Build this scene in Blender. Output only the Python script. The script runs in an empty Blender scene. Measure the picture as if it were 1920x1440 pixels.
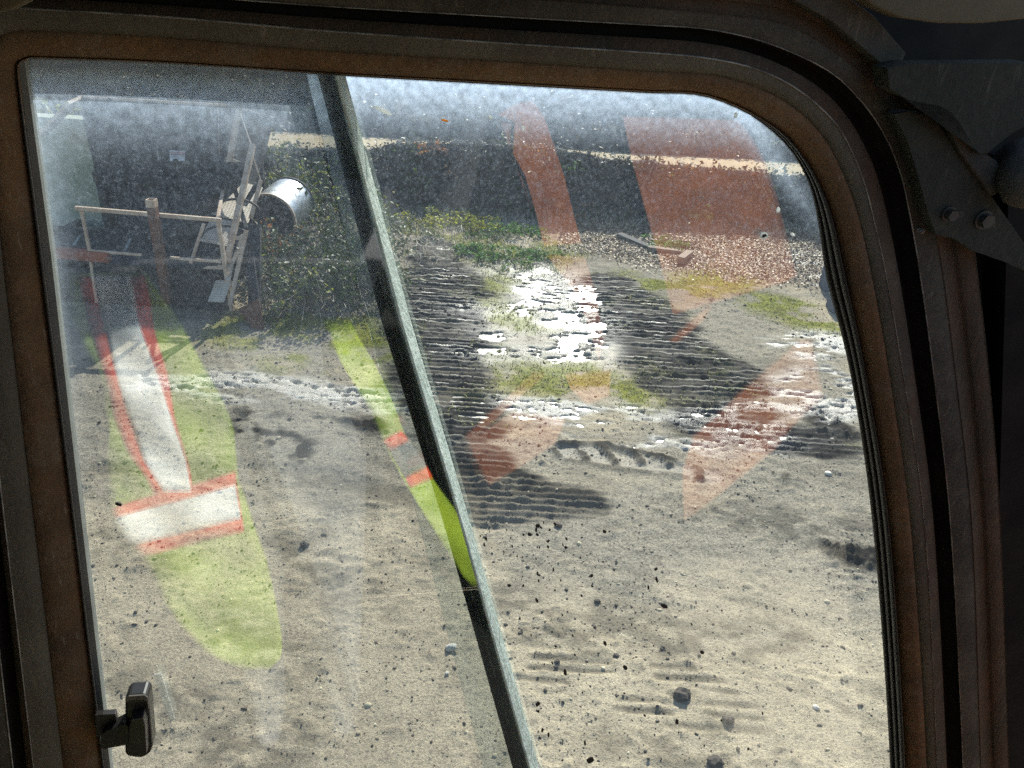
import bpy, bmesh, math, random
import numpy as np
from mathutils import Vector, Matrix

random.seed(7)
rng = np.random.default_rng(11)
SC = bpy.context.scene
COL = SC.collection

# ------------------------------------------------------------------ camera
EYE = 4.0
PITCH, ROLL, FPX = math.radians(28), math.radians(3.3), 1507.0
_F = np.array([0, math.cos(PITCH), -math.sin(PITCH)])
_U0 = np.array([0, math.sin(PITCH), math.cos(PITCH)])
_R0 = np.array([1.0, 0, 0])
_R = _R0 * math.cos(ROLL) + _U0 * math.sin(ROLL)
_U = -_R0 * math.sin(ROLL) + _U0 * math.cos(ROLL)
cam_data = bpy.data.cameras.new('camera')
cam_data.sensor_width = 36.0
cam_data.lens = 36.0 * FPX / 1920.0
cam_data.clip_start = 0.02
cam_data.clip_end = 2000
cam = bpy.data.objects.new('camera', cam_data)
COL.objects.link(cam)
cam.matrix_world = Matrix(((_R[0], _U[0], -_F[0], 0), (_R[1], _U[1], -_F[1], 0), (_R[2], _U[2], -_F[2], EYE), (0, 0, 0, 1)))
SC.camera = cam

# ------------------------------------------------------------------ light
SUN_EL, SUN_AZ = math.radians(33.0), math.radians(9.5)     # azimuth to the right of straight ahead (+Y)
world = bpy.data.worlds.new('World')
SC.world = world
world.use_nodes = True
wn = world.node_tree.nodes
bg = wn.get('Background') or wn.new('ShaderNodeBackground')
sky = wn.new('ShaderNodeTexSky')
sky.sky_type = 'NISHITA'
sky.sun_disc = False
sky.sun_elevation = SUN_EL
sky.sun_rotation = SUN_AZ
world.node_tree.links.new(sky.outputs[0], bg.inputs[0])
bg.inputs[1].default_value = 0.11
sun_d = bpy.data.lights.new('sun', 'SUN')
sun_d.energy = 4.2
sun_d.angle = math.radians(0.53)
sun_d.color = (1.0, 0.95, 0.86)
sun = bpy.data.objects.new('sun', sun_d)
COL.objects.link(sun)
_sd = Vector((math.sin(SUN_AZ) * math.cos(SUN_EL), math.cos(SUN_AZ) * math.cos(SUN_EL), math.sin(SUN_EL)))
sun.rotation_euler = _sd.to_track_quat('Z', 'Y').to_euler()
vs = SC.view_settings
vs.view_transform = 'Standard'
vs.look = 'None'
vs.exposure = 1.24
vs.gamma = 1.0
vs.use_curve_mapping = False
SC.render.engine = 'CYCLES'
cy = SC.cycles
cy.use_denoising = False
cy.denoiser = 'OPENIMAGEDENOISE'
cy.max_bounces = 8
cy.transparent_max_bounces = 16
cy.caustics_reflective = False
cy.caustics_refractive = False
cy.sample_clamp_indirect = 6.0


# ------------------------------------------------------------------ helpers
def ray(x, y):
    return _F + _R * (x - 960) / FPX - _U * (y - 720) / FPX


def G(x, y, z=0.0):
    d = ray(x, y)
    return np.array([0, 0, EYE]) + d * ((z - EYE) / d[2])


YAW = math.radians(11.0)                                    # the cab's window wall stands turned by this much
WALL_N = np.array([-math.sin(YAW), math.cos(YAW), 0.0])
WALL_T = np.array([math.cos(YAW), math.sin(YAW), 0.0])


def P(x, y, Y):
    """point seen at photo position x, y on the upright plane Y metres ahead"""
    d = ray(x, y)
    return np.array([0, 0, EYE]) + d * (Y / d[1])


def W(x, y, D):
    """the same on a plane parallel to the cab window, D metres ahead"""
    d = ray(x, y)
    return np.array([0, 0, EYE]) + d * (D / float(d @ WALL_N))


def tag(o, label=None, cat=None, group=None, kind=None):
    if label: o['label'] = label
    if cat: o['category'] = cat
    if group: o['group'] = group
    if kind: o['kind'] = kind
    return o


def empty(name, loc, label=None, cat=None, group=None, rz=0.0):
    o = bpy.data.objects.new(name, None)
    o.empty_display_size = 0.1
    COL.objects.link(o)
    o.location = loc
    o.rotation_euler = (0, 0, rz)
    return tag(o, label, cat, group)


def link(name, me, mat=None, parent=None, smooth=False):
    o = bpy.data.objects.new(name, me)
    COL.objects.link(o)
    if mat is not None:
        for m in (mat if isinstance(mat, (list, tuple)) else [mat]):
            me.materials.append(m)
    if parent is not None:
        o.parent = parent
        o.matrix_parent_inverse = Matrix.Translation(parent.location).inverted() if parent.rotation_euler.z == 0 else Matrix.Identity(4)
    if smooth:
        me.polygons.foreach_set('use_smooth', np.ones(len(me.polygons), dtype=bool))
    return o


def mesh_np(name, V, Fq):
    me = bpy.data.meshes.new(name)
    V = np.asarray(V, dtype=np.float32)
    Fq = np.asarray(Fq, dtype=np.int32)
    k = Fq.shape[1]
    me.vertices.add(len(V))
    me.vertices.foreach_set('co', V.ravel())
    me.loops.add(Fq.size)
    me.loops.foreach_set('vertex_index', Fq.ravel())
    me.polygons.add(len(Fq))
    me.polygons.foreach_set('loop_start', np.arange(len(Fq), dtype=np.int32) * k)
    me.polygons.foreach_set('loop_total', np.full(len(Fq), k, dtype=np.int32))
    me.update(calc_edges=True)
    return me


def from_bm(bm, name):
    bmesh.ops.recalc_face_normals(bm, faces=bm.faces)
    me = bpy.data.meshes.new(name)
    bm.to_mesh(me)
    bm.free()
    return me


def bm_box(bm, c, s, rot=None):
    r = bmesh.ops.create_cube(bm, size=1.0)
    M = Matrix.Translation(c) @ (rot.to_4x4() if rot is not None else Matrix.Identity(4)) @ Matrix.Diagonal((s[0], s[1], s[2], 1))
    bmesh.ops.transform(bm, matrix=M, verts=r['verts'])
    return r['verts']


def bm_beam(bm, a, b, w, h=None):
    a, b = Vector(a), Vector(b)
    d = b - a
    q = d.to_track_quat('Z', 'Y')
    bm_box(bm, (a + b) / 2, (w, h or w, d.length), q.to_matrix())


def bm_tube(bm, pts, r, n=6, cap=True):
    pts = [Vector(p) for p in pts]
    rr = r if isinstance(r, (list, tuple)) else [r] * len(pts)
    rings = []
    for i, p in enumerate(pts):
        d = (pts[min(i + 1, len(pts) - 1)] - pts[max(i - 1, 0)]).normalized()
        q = d.to_track_quat('Z', 'Y')
        rings.append([bm.verts.new(p + q @ Vector((math.cos(2 * math.pi * k / n), math.sin(2 * math.pi * k / n), 0)) * rr[i]) for k in range(n)])
    for A, B in zip(rings, rings[1:]):
        for k in range(n):
            bm.faces.new((A[k], A[(k + 1) % n], B[(k + 1) % n], B[k]))
    if cap:
        bm.faces.new(rings[0][::-1])
        bm.faces.new(rings[-1])


def bevel(o, w, seg=2):
    m = o.modifiers.new('bevel', 'BEVEL')
    m.width = w
    m.segments = seg
    m.limit_method = 'ANGLE'
    return o


def prism(name, pts_px, Y0, depth, mat, parent=None, bev=0.0, cabside=True):
    """An outline at distance Y0 (on the cab wall, or outside), extruded straight back by depth."""
    bm = bmesh.new()
    f = [bm.verts.new(W(x, y, Y0) if cabside else P(x, y, Y0)) for x, y in pts_px]
    off = Vector(WALL_N * depth) if cabside else Vector((0, depth, 0))
    b = [bm.verts.new(v.co + off) for v in f]
    bm.faces.new(f)
    bm.faces.new(b[::-1])
    n = len(f)
    for i in range(n):
        bm.faces.new((f[i], f[(i + 1) % n], b[(i + 1) % n], b[i]))
    bmesh.ops.triangulate(bm, faces=[q for q in bm.faces if len(q.verts) > 4])
    o = link(name, from_bm(bm, name), mat, parent)
    if bev: bevel(o, bev)
    return o


_TAB = rng.random((8, 256, 256)).astype(np.float32)


def vnoise(x, y, s=0):
    xi, yi = np.floor(x).astype(int), np.floor(y).astype(int)
    fx, fy = x - xi, y - yi
    fx = fx * fx * (3 - 2 * fx)
    fy = fy * fy * (3 - 2 * fy)
    T = _TAB[s % 8]
    a, b = T[xi & 255, yi & 255], T[(xi + 1) & 255, yi & 255]
    c, d = T[xi & 255, (yi + 1) & 255], T[(xi + 1) & 255, (yi + 1) & 255]
    return (a * (1 - fx) + b * fx) * (1 - fy) + (c * (1 - fx) + d * fx) * fy


def fbm(x, y, o=4, s=0):
    v, a, t = 0, 1.0, 0
    for k in range(o):
        v = v + a * vnoise(x * 2 ** k + 17.3 * k, y * 2 ** k + 5.1 * k, s + k)
        t += a
        a *= 0.55
    return v / t


def sdist(X, Y, pts):
    """distance to a polyline with a radius per point: returns min(dist - radius)"""
    best = np.full(X.shape, 1e9)
    for (x0, y0, r0), (x1, y1, r1) in zip(pts, pts[1:]):
        dx, dy = x1 - x0, y1 - y0
        t = np.clip(((X - x0) * dx + (Y - y0) * dy) / (dx * dx + dy * dy + 1e-9), 0, 1)
        best = np.minimum(best, np.hypot(X - x0 - t * dx, Y - y0 - t * dy) - (r0 + t * (r1 - r0)))
    return best


def sstep(a, b, v):
    t = np.clip((v - a) / (b - a), 0, 1)
    return t * t * (3 - 2 * t)


def gpl(lst):
    """(pixel x, pixel y, radius in metres) -> ground polyline"""
    return [(*G(x, y)[:2], r) for x, y, r in lst]


# ------------------------------------------------------------------ materials
class NT:
    def __init__(s, name):
        s.m = bpy.data.materials.new(name)
        s.m.use_nodes = True
        s.t = s.m.node_tree
        s.t.nodes.clear()
        s.out = s.t.nodes.new('ShaderNodeOutputMaterial')

    def n(s, typ, **kw):
        nd = s.t.nodes.new('ShaderNode' + typ)
        for k, v in kw.items():
            setattr(nd, k, v)
        return nd

    def l(s, a, b):
        s.t.links.new(a, b)

    def val(s, sock, v):
        if isinstance(v, bpy.types.NodeSocket): s.l(v, sock)
        else: sock.default_value = v

    def math(s, op, a, b=0.0, clamp=False):
        nd = s.n('Math', operation=op, use_clamp=clamp)
        s.val(nd.inputs[0], a)
        s.val(nd.inputs[1], b)
        return nd.outputs[0]

    def mix(s, f, a, b):
        nd = s.n('Mix', data_type='RGBA')
        s.val(nd.inputs[0], f)
        s.val(nd.inputs[6], (*a, 1) if isinstance(a, tuple) else a)
        s.val(nd.inputs[7], (*b, 1) if isinstance(b, tuple) else b)
        return nd.outputs[2]

    def noise(s, scale, detail=4, rough=0.6, vec=None):
        nd = s.n('TexNoise')
        nd.inputs['Scale'].default_value = scale
        nd.inputs['Detail'].default_value = detail
        nd.inputs['Roughness'].default_value = rough
        if vec is not None: s.l(vec, nd.inputs['Vector'])
        return nd.outputs['Fac']

    def ramp(s, f, a, b):
        nd = s.n('MapRange')
        s.val(nd.inputs[0], f)
        nd.inputs[1].default_value = a
        nd.inputs[2].default_value = b
        return nd.outputs[0]

    def coords(s):
        return s.n('TexCoord').outputs['Object']


def M(name, a, b=None, scale=8.0, rough=0.8, metal=0.0, bump=0.0, bscale=None, lo=0.35, hi=0.65, spec=0.3, island=0.0, vec3=None, thin=0.0, wear=0.0):
    N = NT(name)
    co = N.coords()
    if vec3:
        mp = N.n('Mapping')
        mp.inputs['Scale'].default_value = vec3
        N.l(co, mp.inputs[0])
        co = mp.outputs[0]
    b = b or tuple(c * 0.6 for c in a)
    nz = N.noise(scale, 6, 0.65, co)
    c = N.mix(N.ramp(nz, lo, hi), a, b)
    if island:
        g = N.n('NewGeometry')
        hs = N.n('HueSaturation')
        N.val(hs.inputs['Value'], N.math('ADD', N.math('MULTIPLY', g.outputs['Random Per Island'], 2 * island), 1 - island))
        N.val(hs.inputs['Hue'], N.math('ADD', N.math('MULTIPLY', g.outputs['Random Per Island'], 0.05), 0.475))
        N.l(c, hs.inputs['Color'])
        c = hs.outputs[0]
    if wear:                                              # scuffs and settled dust
        c = N.mix(N.math('MULTIPLY', N.ramp(N.noise(28, 6, 0.75, N.coords()), 0.50, 0.70), wear), c, (0.22, 0.195, 0.15))
        mpw = N.n('Mapping')
        mpw.inputs['Scale'].default_value = (1, 1, 0.12)
        N.l(N.coords(), mpw.inputs[0])
        c = N.mix(N.math('MULTIPLY', N.ramp(N.noise(240, 4, 0.8, mpw.outputs[0]), 0.60, 0.68), wear * 1.3), c, (0.30, 0.27, 0.22))
    p = N.n('BsdfPrincipled')
    N.l(c, p.inputs['Base Color'])
    p.inputs['Roughness'].default_value = rough
    p.inputs['Metallic'].default_value = metal
    p.inputs['Specular IOR Level'].default_value = spec
    if bump:
        bp = N.n('Bump')
        bp.inputs['Strength'].default_value = bump
        bp.inputs['Distance'].default_value = 0.01
        N.l(N.noise(bscale or scale * 4, 5, 0.6, co), bp.inputs['Height'])
        N.l(bp.outputs[0], p.inputs['Normal'])
    sh = p.outputs[0]
    if thin:
        tr = N.n('BsdfTranslucent')
        N.l(c, tr.inputs[0])
        mx = N.n('MixShader')
        mx.inputs[0].default_value = thin
        N.l(sh, mx.inputs[1])
        N.l(tr.outputs[0], mx.inputs[2])
        sh = mx.outputs[0]
    N.l(sh, N.out.inputs[0])
    return N.m


def ground_material():
    N = NT('soil')
    co = N.coords()

    def at(n):
        a = N.n('Attribute', attribute_name=n)
        return a.outputs['Fac']
    n1 = N.noise(0.9, 6, 0.65, co)
    n2 = N.noise(7, 6, 0.7, co)
    n3 = N.noise(55, 4, 0.7, co)
    n4 = N.noise(22, 5, 0.75, co)
    dry = N.mix(N.ramp(n1, 0.35, 0.68), (0.57, 0.485, 0.34), (0.45, 0.38, 0.265))
    dry = N.mix(N.math('MULTIPLY', N.ramp(n2, 0.5, 0.72), 0.5), dry, (0.2, 0.165, 0.12))
    dry = N.mix(N.math('MULTIPLY', N.ramp(N.noise(2.6, 5, 0.7, co), 0.5, 0.66), 0.45), dry, (0.30, 0.255, 0.185))
    dry = N.mix(N.math('MULTIPLY', N.ramp(n3, 0.48, 0.66), 0.55), dry, (0.15, 0.122, 0.09))
    n5 = N.noise(120, 3, 0.8, co)
    dry = N.mix(N.math('MULTIPLY', N.ramp(n5, 0.52, 0.66), 0.5), dry, (0.10, 0.083, 0.062))
    dry = N.mix(N.math('MULTIPLY', N.ramp(n5, 0.45, 0.34), 0.35), dry, (0.70, 0.62, 0.47))
    dry = N.mix(N.math('MULTIPLY', N.ramp(n4, 0.57, 0.70), 0.6), dry, (0.09, 0.075, 0.06))
    gr = N.mix(N.ramp(n3, 0.38, 0.64), (0.39, 0.35, 0.275), (0.16, 0.142, 0.112))
    gr = N.mix(N.math('MULTIPLY', N.ramp(n4, 0.52, 0.68), 0.75), gr, (0.075, 0.068, 0.058))
    c = N.mix(at('gravel'), dry, gr)
    lit = N.mix(N.ramp(n3, 0.35, 0.65), (0.38, 0.29, 0.20), (0.17, 0.125, 0.085))
    c = N.mix(at('litter'), c, lit)
    ms = N.mix(N.ramp(n2, 0.35, 0.65), (0.28, 0.28, 0.05), (0.15, 0.155, 0.045))
    ms = N.mix(N.math('MULTIPLY', N.ramp(n3, 0.5, 0.7), 0.5), ms, (0.08, 0.07, 0.04))
    c = N.mix(at('glare_tint'), c, N.mix(N.ramp(n4, 0.4, 0.65), (0.60, 0.57, 0.50), (0.34, 0.31, 0.26)))
    c = N.mix(at('moss'), c, ms)
    md = N.mix(N.ramp(n4, 0.4, 0.65), (0.012, 0.011, 0.010), (0.034, 0.029, 0.024))
    c = N.mix(at('mud'), c, md)
    for sc_, am in ((42, 0.45), (95, 0.5), (19, 0.25)):
        vo = N.n('TexVoronoi')
        vo.inputs['Scale'].default_value = sc_
        vo.inputs['Randomness'].default_value = 1.0
        N.l(co, vo.inputs['Vector'])
        sv = N.n('SeparateColor')
        N.l(vo.outputs['Color'], sv.inputs[0])
        stone = N.math('MULTIPLY', N.ramp(vo.outputs['Distance'], 0.42, 0.30), N.ramp(sv.outputs[0], 0.70, 0.78), True)
        tone = N.mix(sv.outputs[1], (0.05, 0.045, 0.04), (0.36, 0.33, 0.28))
        c = N.mix(N.math('MULTIPLY', N.math('MULTIPLY', stone, am), N.math('SUBTRACT', 1.0, at('mud'))), c, tone)
    p = N.n('BsdfPrincipled')
    N.l(c, p.inputs['Base Color'])
    wet = at('wet')
    N.l(N.math('SUBTRACT', 0.95, N.math('MULTIPLY', wet, 0.62)), p.inputs['Roughness'])
    N.l(N.math('MULTIPLY', wet, 0.7), p.inputs['Specular IOR Level'])
    bp = N.n('Bump')
    bp.inputs['Strength'].default_value = 0.8
    bp.inputs['Distance'].default_value = 0.02
    N.l(N.math('ADD', N.math('MULTIPLY', n3, 0.7), N.math('ADD', N.math('MULTIPLY', n4, 0.5), N.math('MULTIPLY', N.noise(160, 3, 0.7, co), 0.4))), bp.inputs['Height'])
    N.l(bp.outputs[0], p.inputs['Normal'])
    N.l(p.outputs[0], N.out.inputs[0])
    return N.m


def water_material():
    N = NT('puddle_water')
    p = N.n('BsdfPrincipled')
    p.inputs['Base Color'].default_value = (0.10, 0.09, 0.075, 1)
    p.inputs['Roughness'].default_value = 0.38
    p.inputs['Specular IOR Level'].default_value = 1.0
    p.inputs['IOR'].default_value = 1.4
    bp = N.n('Bump')
    bp.inputs['Strength'].default_value = 0.2
    bp.inputs['Distance'].default_value = 0.01
    N.l(N.noise(18, 3, 0.5, N.coords()), bp.inputs['Height'])
    N.l(bp.outputs[0], p.inputs['Normal'])
    N.l(p.outputs[0], N.out.inputs[0])
    return N.m


def glass_material(name, base, top_z, top_glare, mirror, seed, haze_streaks=()):
    """Clear pane, mirror share after Schlick on both faces, with a film of pale dust, thickened under the header to imitate sun glare."""
    N = NT(name)
    co = N.coords()
    g = N.n('NewGeometry')
    dt = N.n('VectorMath', operation='DOT_PRODUCT')
    N.l(g.outputs['Normal'], dt.inputs[0])
    N.l(g.outputs['Incoming'], dt.inputs[1])
    ca = N.math('ABSOLUTE', dt.outputs['Value'])
    fr = N.math('ADD', N.math('MULTIPLY', N.math('POWER', N.math('SUBTRACT', 1.0, ca, True), 5.0), 0.93), mirror)
    tr = N.n('BsdfTransparent')
    tr.inputs[0].default_value = (0.90, 0.93, 0.925, 1)
    gl = N.n('BsdfGlossy')
    gl.inputs['Roughness'].default_value = 0.0
    gl.inputs['Color'].default_value = (1, 1, 1, 1)
    mx = N.n('MixShader')
    N.l(fr, mx.inputs[0])
    N.l(tr.outputs[0], mx.inputs[1])
    N.l(gl.outputs[0], mx.inputs[2])
    # dust film
    sp = N.n('SeparateXYZ')
    N.l(co, sp.inputs[0])
    dz = N.math('SUBTRACT', top_z, sp.outputs['Z'])
    top = N.math('POWER', N.math('SUBTRACT', 1.0, N.ramp(dz, 0.0, 0.085), True), 2.2)  # extra dust at the top draws the glare of the nearby sun
    up = N.math('SUBTRACT', 1.0, N.ramp(dz, 0.0, 0.26), True)
    mp = N.n('Mapping')
    mp.inputs['Location'].default_value = (seed, seed * 0.7, seed * 0.3)
    N.l(co, mp.inputs[0])
    v = mp.outputs[0]
    blot = N.ramp(N.noise(150, 5, 0.75, v), 0.3, 0.75)
    fine = N.ramp(N.noise(330, 3, 0.75, v), 0.52, 0.72)
    vo = N.n('TexVoronoi')
    vo.inputs['Scale'].default_value = 560
    N.l(v, vo.inputs['Vector'])
    spk = N.math('MULTIPLY', N.ramp(vo.outputs['Distance'], 0.22, 0.06), N.ramp(N.noise(90, 2, 0.5, v), 0.46, 0.66), True)
    dens = N.math('ADD', base, N.math('MULTIPLY', top, N.math('ADD', N.math('MULTIPLY', blot, 0.7 * top_glare), 0.40 * top_glare)))
    dens = N.math('ADD', dens, N.math('MULTIPLY', up, N.math('ADD', N.math('MULTIPLY', fine, 0.09), N.math('ADD', N.math('MULTIPLY', blot, 0.022), N.math('MULTIPLY', spk, 0.16)))))
    for (xa, za, xb, zb, wd, am) in haze_streaks:          # dust bands added to draw the bright haze along slanted pane edges
        L_ = math.hypot(xb - xa, zb - za)
        nx_, nz_ = (zb - za) / L_, -(xb - xa) / L_
        dd_ = N.math('ADD', N.math('ADD', N.math('MULTIPLY', sp.outputs['X'], nx_), N.math('MULTIPLY', sp.outputs['Z'], nz_)), -(xa * nx_ + za * nz_))
        bandv = N.math('POWER', N.math('SUBTRACT', 1.0, N.math('DIVIDE', N.math('ABSOLUTE', dd_), wd), True), 1.5)
        fade = N.ramp(sp.outputs['Z'], min(za, zb), max(za, zb))
        dens = N.math('ADD', dens, N.math('MULTIPLY', N.math('MULTIPLY', bandv, fade), N.math('MULTIPLY', N.math('ADD', 0.5, blot), am)))
    dens = N.math('MULTIPLY', dens, N.math('ADD', 0.8, N.math('MULTIPLY', blot, 0.4)), True)
    ds = N.n('BsdfTranslucent')
    ds.inputs[0].default_value = (0.58, 0.72, 0.90, 1)
    dd = N.n('BsdfDiffuse')
    dd.inputs[0].default_value = (0.5, 0.5, 0.47, 1)
    dm = N.n('MixShader')
    dm.inputs[0].default_value = 0.3
    N.l(ds.outputs[0], dm.inputs[1])
    N.l(dd.outputs[0], dm.inputs[2])
    m2 = N.n('MixShader')
    # only the inner skin of the pane carries the film
    N.l(dens, m2.inputs[0])
    N.l(mx.outputs[0], m2.inputs[1])
    N.l(dm.outputs[0], m2.inputs[2])
    N.l(m2.outputs[0], N.out.inputs[0])
    return N.m


MAT = dict(
    soil=ground_material(),
    water=water_material(),
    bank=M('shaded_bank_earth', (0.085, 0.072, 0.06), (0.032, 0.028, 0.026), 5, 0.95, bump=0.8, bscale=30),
    road=M('tan_dirt_road', (0.42, 0.33, 0.20), (0.33, 0.26, 0.16), 2.5, 0.95, bump=0.3),
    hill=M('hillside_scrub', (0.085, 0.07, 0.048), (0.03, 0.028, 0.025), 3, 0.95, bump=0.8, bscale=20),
    ivy=M('dark_creeper_leaf', (0.03, 0.038, 0.02), (0.085, 0.062, 0.04), 3, 0.55, spec=0.3, island=0.6, thin=0.2),
    leaf=M('bramble_leaf', (0.075, 0.10, 0.022), (0.035, 0.055, 0.015), 4, 0.5, spec=0.3, island=0.5, thin=0.35),
    leafy=M('yellow_green_leaf', (0.38, 0.35, 0.03), (0.22, 0.25, 0.035), 4, 0.55, island=0.5, thin=0.4),
    leafg=M('fresh_green_leaf', (0.13, 0.24, 0.045), (0.08, 0.15, 0.03), 4, 0.55, island=0.4, thin=0.4),
    leafo=M('russet_leaf', (0.42, 0.15, 0.035), (0.30, 0.13, 0.04), 4, 0.6, island=0.4, thin=0.4),
    straw=M('dead_stalk', (0.52, 0.48, 0.40), (0.30, 0.26, 0.20), 6, 0.6, island=0.5, thin=0.25),
    grass=M('short_grass', (0.29, 0.30, 0.05), (0.36, 0.33, 0.10), 1.5, 0.7, island=0.45, thin=0.3),
    litter=M('leaf_litter', (0.40, 0.29, 0.18), (0.20, 0.13, 0.075), 2, 0.6, spec=0.5, island=0.7),
    pebble=M('pebble', (0.42, 0.36, 0.26), (0.16, 0.13, 0.095), 1.3, 0.85, island=0.75),
    clod=M('dark_soil_clod', (0.10, 0.083, 0.066), (0.05, 0.042, 0.035), 30, 0.9, bump=0.5),
    whitestone=M('pale_stone', (0.66, 0.62, 0.54), (0.45, 0.42, 0.36), 20, 0.8, bump=0.4),
    plank=M('weathered_plank', (0.34, 0.27, 0.20), (0.16, 0.12, 0.09), 6, 0.85, vec3=(2, 18, 18), bump=0.3),
    plankg=M('grey_weathered_plank', (0.13, 0.12, 0.115), (0.06, 0.055, 0.05), 6, 0.85, vec3=(2, 18, 18), bump=0.3),
    steel=M('dark_oily_steel', (0.028, 0.028, 0.032), (0.05, 0.042, 0.038), 3, 0.7, bump=0.2),
    steel2=M('dusty_black_steel', (0.06, 0.056, 0.054), (0.03, 0.029, 0.03), 4, 0.75, bump=0.2),
    rust=M('rusty_steel', (0.20, 0.085, 0.045), (0.10, 0.055, 0.04), 9, 0.85, bump=0.4),
    rail=M('dusty_rail_paint', (0.64, 0.52, 0.40), (0.42, 0.29, 0.20), 10, 0.7, bump=0.2),
    deck=M('dusty_deck_steel', (0.62, 0.55, 0.46), (0.48, 0.42, 0.34), 7, 0.75, metal=0.0),
    redbeam=M('rusty_red_beam', (0.42, 0.14, 0.08), (0.25, 0.10, 0.07), 6, 0.8),
    concrete=M('mossy_concrete', (0.50, 0.51, 0.42), (0.32, 0.36, 0.27), 4, 0.9, bump=0.4),
    drum=M('galvanised_steel', (0.72, 0.75, 0.77), (0.52, 0.55, 0.58), 3, 0.40, metal=0.85, vec3=(3, 3, 6), bump=0.15),
    drumin=M('drum_inside', (0.08, 0.07, 0.065), (0.13, 0.11, 0.10), 5, 0.7, metal=0.2),
    sign_w=M('sign_white', (0.62, 0.66, 0.74), (0.5, 0.55, 0.66), 9, 0.6),
    sign_r=M('sign_header_print', (0.45, 0.30, 0.32), (0.36, 0.30, 0.34), 14, 0.6),
    sign_k=M('sign_black_print', (0.10, 0.10, 0.13), (0.16, 0.16, 0.2), 12, 0.6),
    block=M('blue_grey_block', (0.16, 0.17, 0.20), (0.10, 0.105, 0.12), 6, 0.8),
    # cab
    brown=M('brown_frame_paint', (0.17, 0.102, 0.052), (0.085, 0.06, 0.04), 9, 0.75, bump=0.35, bscale=120, lo=0.38, hi=0.68, spec=0.08, wear=0.35),
    grey=M('dusty_grey_rubber', (0.125, 0.115, 0.09), (0.08, 0.073, 0.058), 14, 0.85, spec=0.1, wear=0.25, bump=0.25, bscale=160),
    darkgrey=M('dark_grey_trim', (0.08, 0.074, 0.06), (0.048, 0.045, 0.038), 12, 0.85, spec=0.1, wear=0.18, bump=0.25, bscale=160),
    groove=M('black_groove', (0.012, 0.012, 0.011), (0.02, 0.019, 0.016), 20, 0.95, spec=0.05),
    rubber=M('black_window_rubber', (0.022, 0.021, 0.019), (0.04, 0.037, 0.033), 25, 0.6, bump=0.2, bscale=150),
    edge=M('worn_bare_highlight', (0.36, 0.35, 0.32), (0.13, 0.12, 0.11), 40, 0.5, lo=0.4, hi=0.6),
    oxide=M('worn_red_primer', (0.09, 0.06, 0.041), (0.055, 0.049, 0.038), 11, 0.85, spec=0.08, wear=0.15, vec3=(3, 3, 0.6), bump=0.3, bscale=100),
    olive=M('olive_mullion', (0.13, 0.135, 0.10), (0.085, 0.09, 0.068), 20, 0.7, bump=0.3, bscale=200),
    pale=M('pale_green_glass_edge', (0.74, 0.84, 0.78), (0.48, 0.58, 0.52), 55, 0.6, bump=0.4, bscale=200, thin=0.25),
    alu=M('grey_sash_strip', (0.30, 0.32, 0.30), (0.20, 0.215, 0.2), 18, 0.55),
    latch=M('black_latch_plastic', (0.022, 0.021, 0.020), (0.035, 0.032, 0.03), 30, 0.32, spec=0.5),
    latchtop=M('paler_latch_face', (0.16, 0.145, 0.12), (0.08, 0.075, 0.065), 60, 0.6),
    bracket=M('dark_green_grey_plate', (0.042, 0.044, 0.035), (0.028, 0.03, 0.024), 7, 0.85, spec=0.08, wear=0.12, bump=0.3, bscale=180),
    bolt=M('dull_bolt_steel', (0.06, 0.055, 0.045), (0.03, 0.027, 0.024), 60, 0.6),
    liner=M('tan_header_lining', (0.12, 0.10, 0.06), (0.08, 0.065, 0.04), 9, 0.9),
    cabdark=M('dark_cab_wall', (0.018, 0.018, 0.017), (0.012, 0.012, 0.012), 6, 0.85),
    red=M('red_orange_sun_patch', (0.55, 0.17, 0.05), (0.30, 0.095, 0.04), 7, 0.6, bump=0.8, bscale=9),
    lime=M('lime_vest_cloth', (0.34, 0.45, 0.035), (0.24, 0.33, 0.03), 9, 0.85, bump=0.6, bscale=22),
    orange=M('orange_vest_trim', (0.85, 0.10, 0.035), (0.70, 0.085, 0.035), 16, 0.8),
    tape=M('silver_reflective_tape', (0.95, 0.96, 0.97), (0.86, 0.88, 0.90), 12, 0.5, bump=0.15, bscale=40),
    jacket=M('grey_work_jacket', (0.15, 0.155, 0.165), (0.11, 0.115, 0.125), 9, 0.9, bump=0.3, bscale=60),
    skin=M('skin', (0.50, 0.30, 0.22), (0.44, 0.26, 0.19), 9, 0.6),
    hair=M('dark_hair', (0.04, 0.03, 0.022), (0.025, 0.02, 0.016), 60, 0.7),
    mudspot=M('dried_mud_spot', (0.03, 0.027, 0.025), (0.055, 0.05, 0.045), 200, 0.9),
    whitespot=M('chalky_dropping', (0.85, 0.87, 0.86), (0.7, 0.72, 0.7), 200, 0.8, thin=0.6),
    orangespot=M('orange_leaf_bit', (0.75, 0.42, 0.08), (0.6, 0.3, 0.06), 100, 0.8, thin=0.6),
)
_sl = lambda x0, y0, x1, y1, w_, a_: (*W(x0, y0, .633)[[0, 2]], *W(x1, y1, .633)[[0, 2]], w_, a_)
MAT['glass_l'] = glass_material('dusty_sliding_glass', 0.009, 3.922, 0.6, 0.195, 3.1, [_sl(55, 120, 150, 900, .022, .10), _sl(590, 120, 745, 700, .02, .14)])
MAT['glass_r'] = glass_material('dusty_fixed_glass', 0.008, 3.932, 1.0, 0.062, 7.7, [_sl(1380, 180, 1580, 480, .018, .2)])

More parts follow.
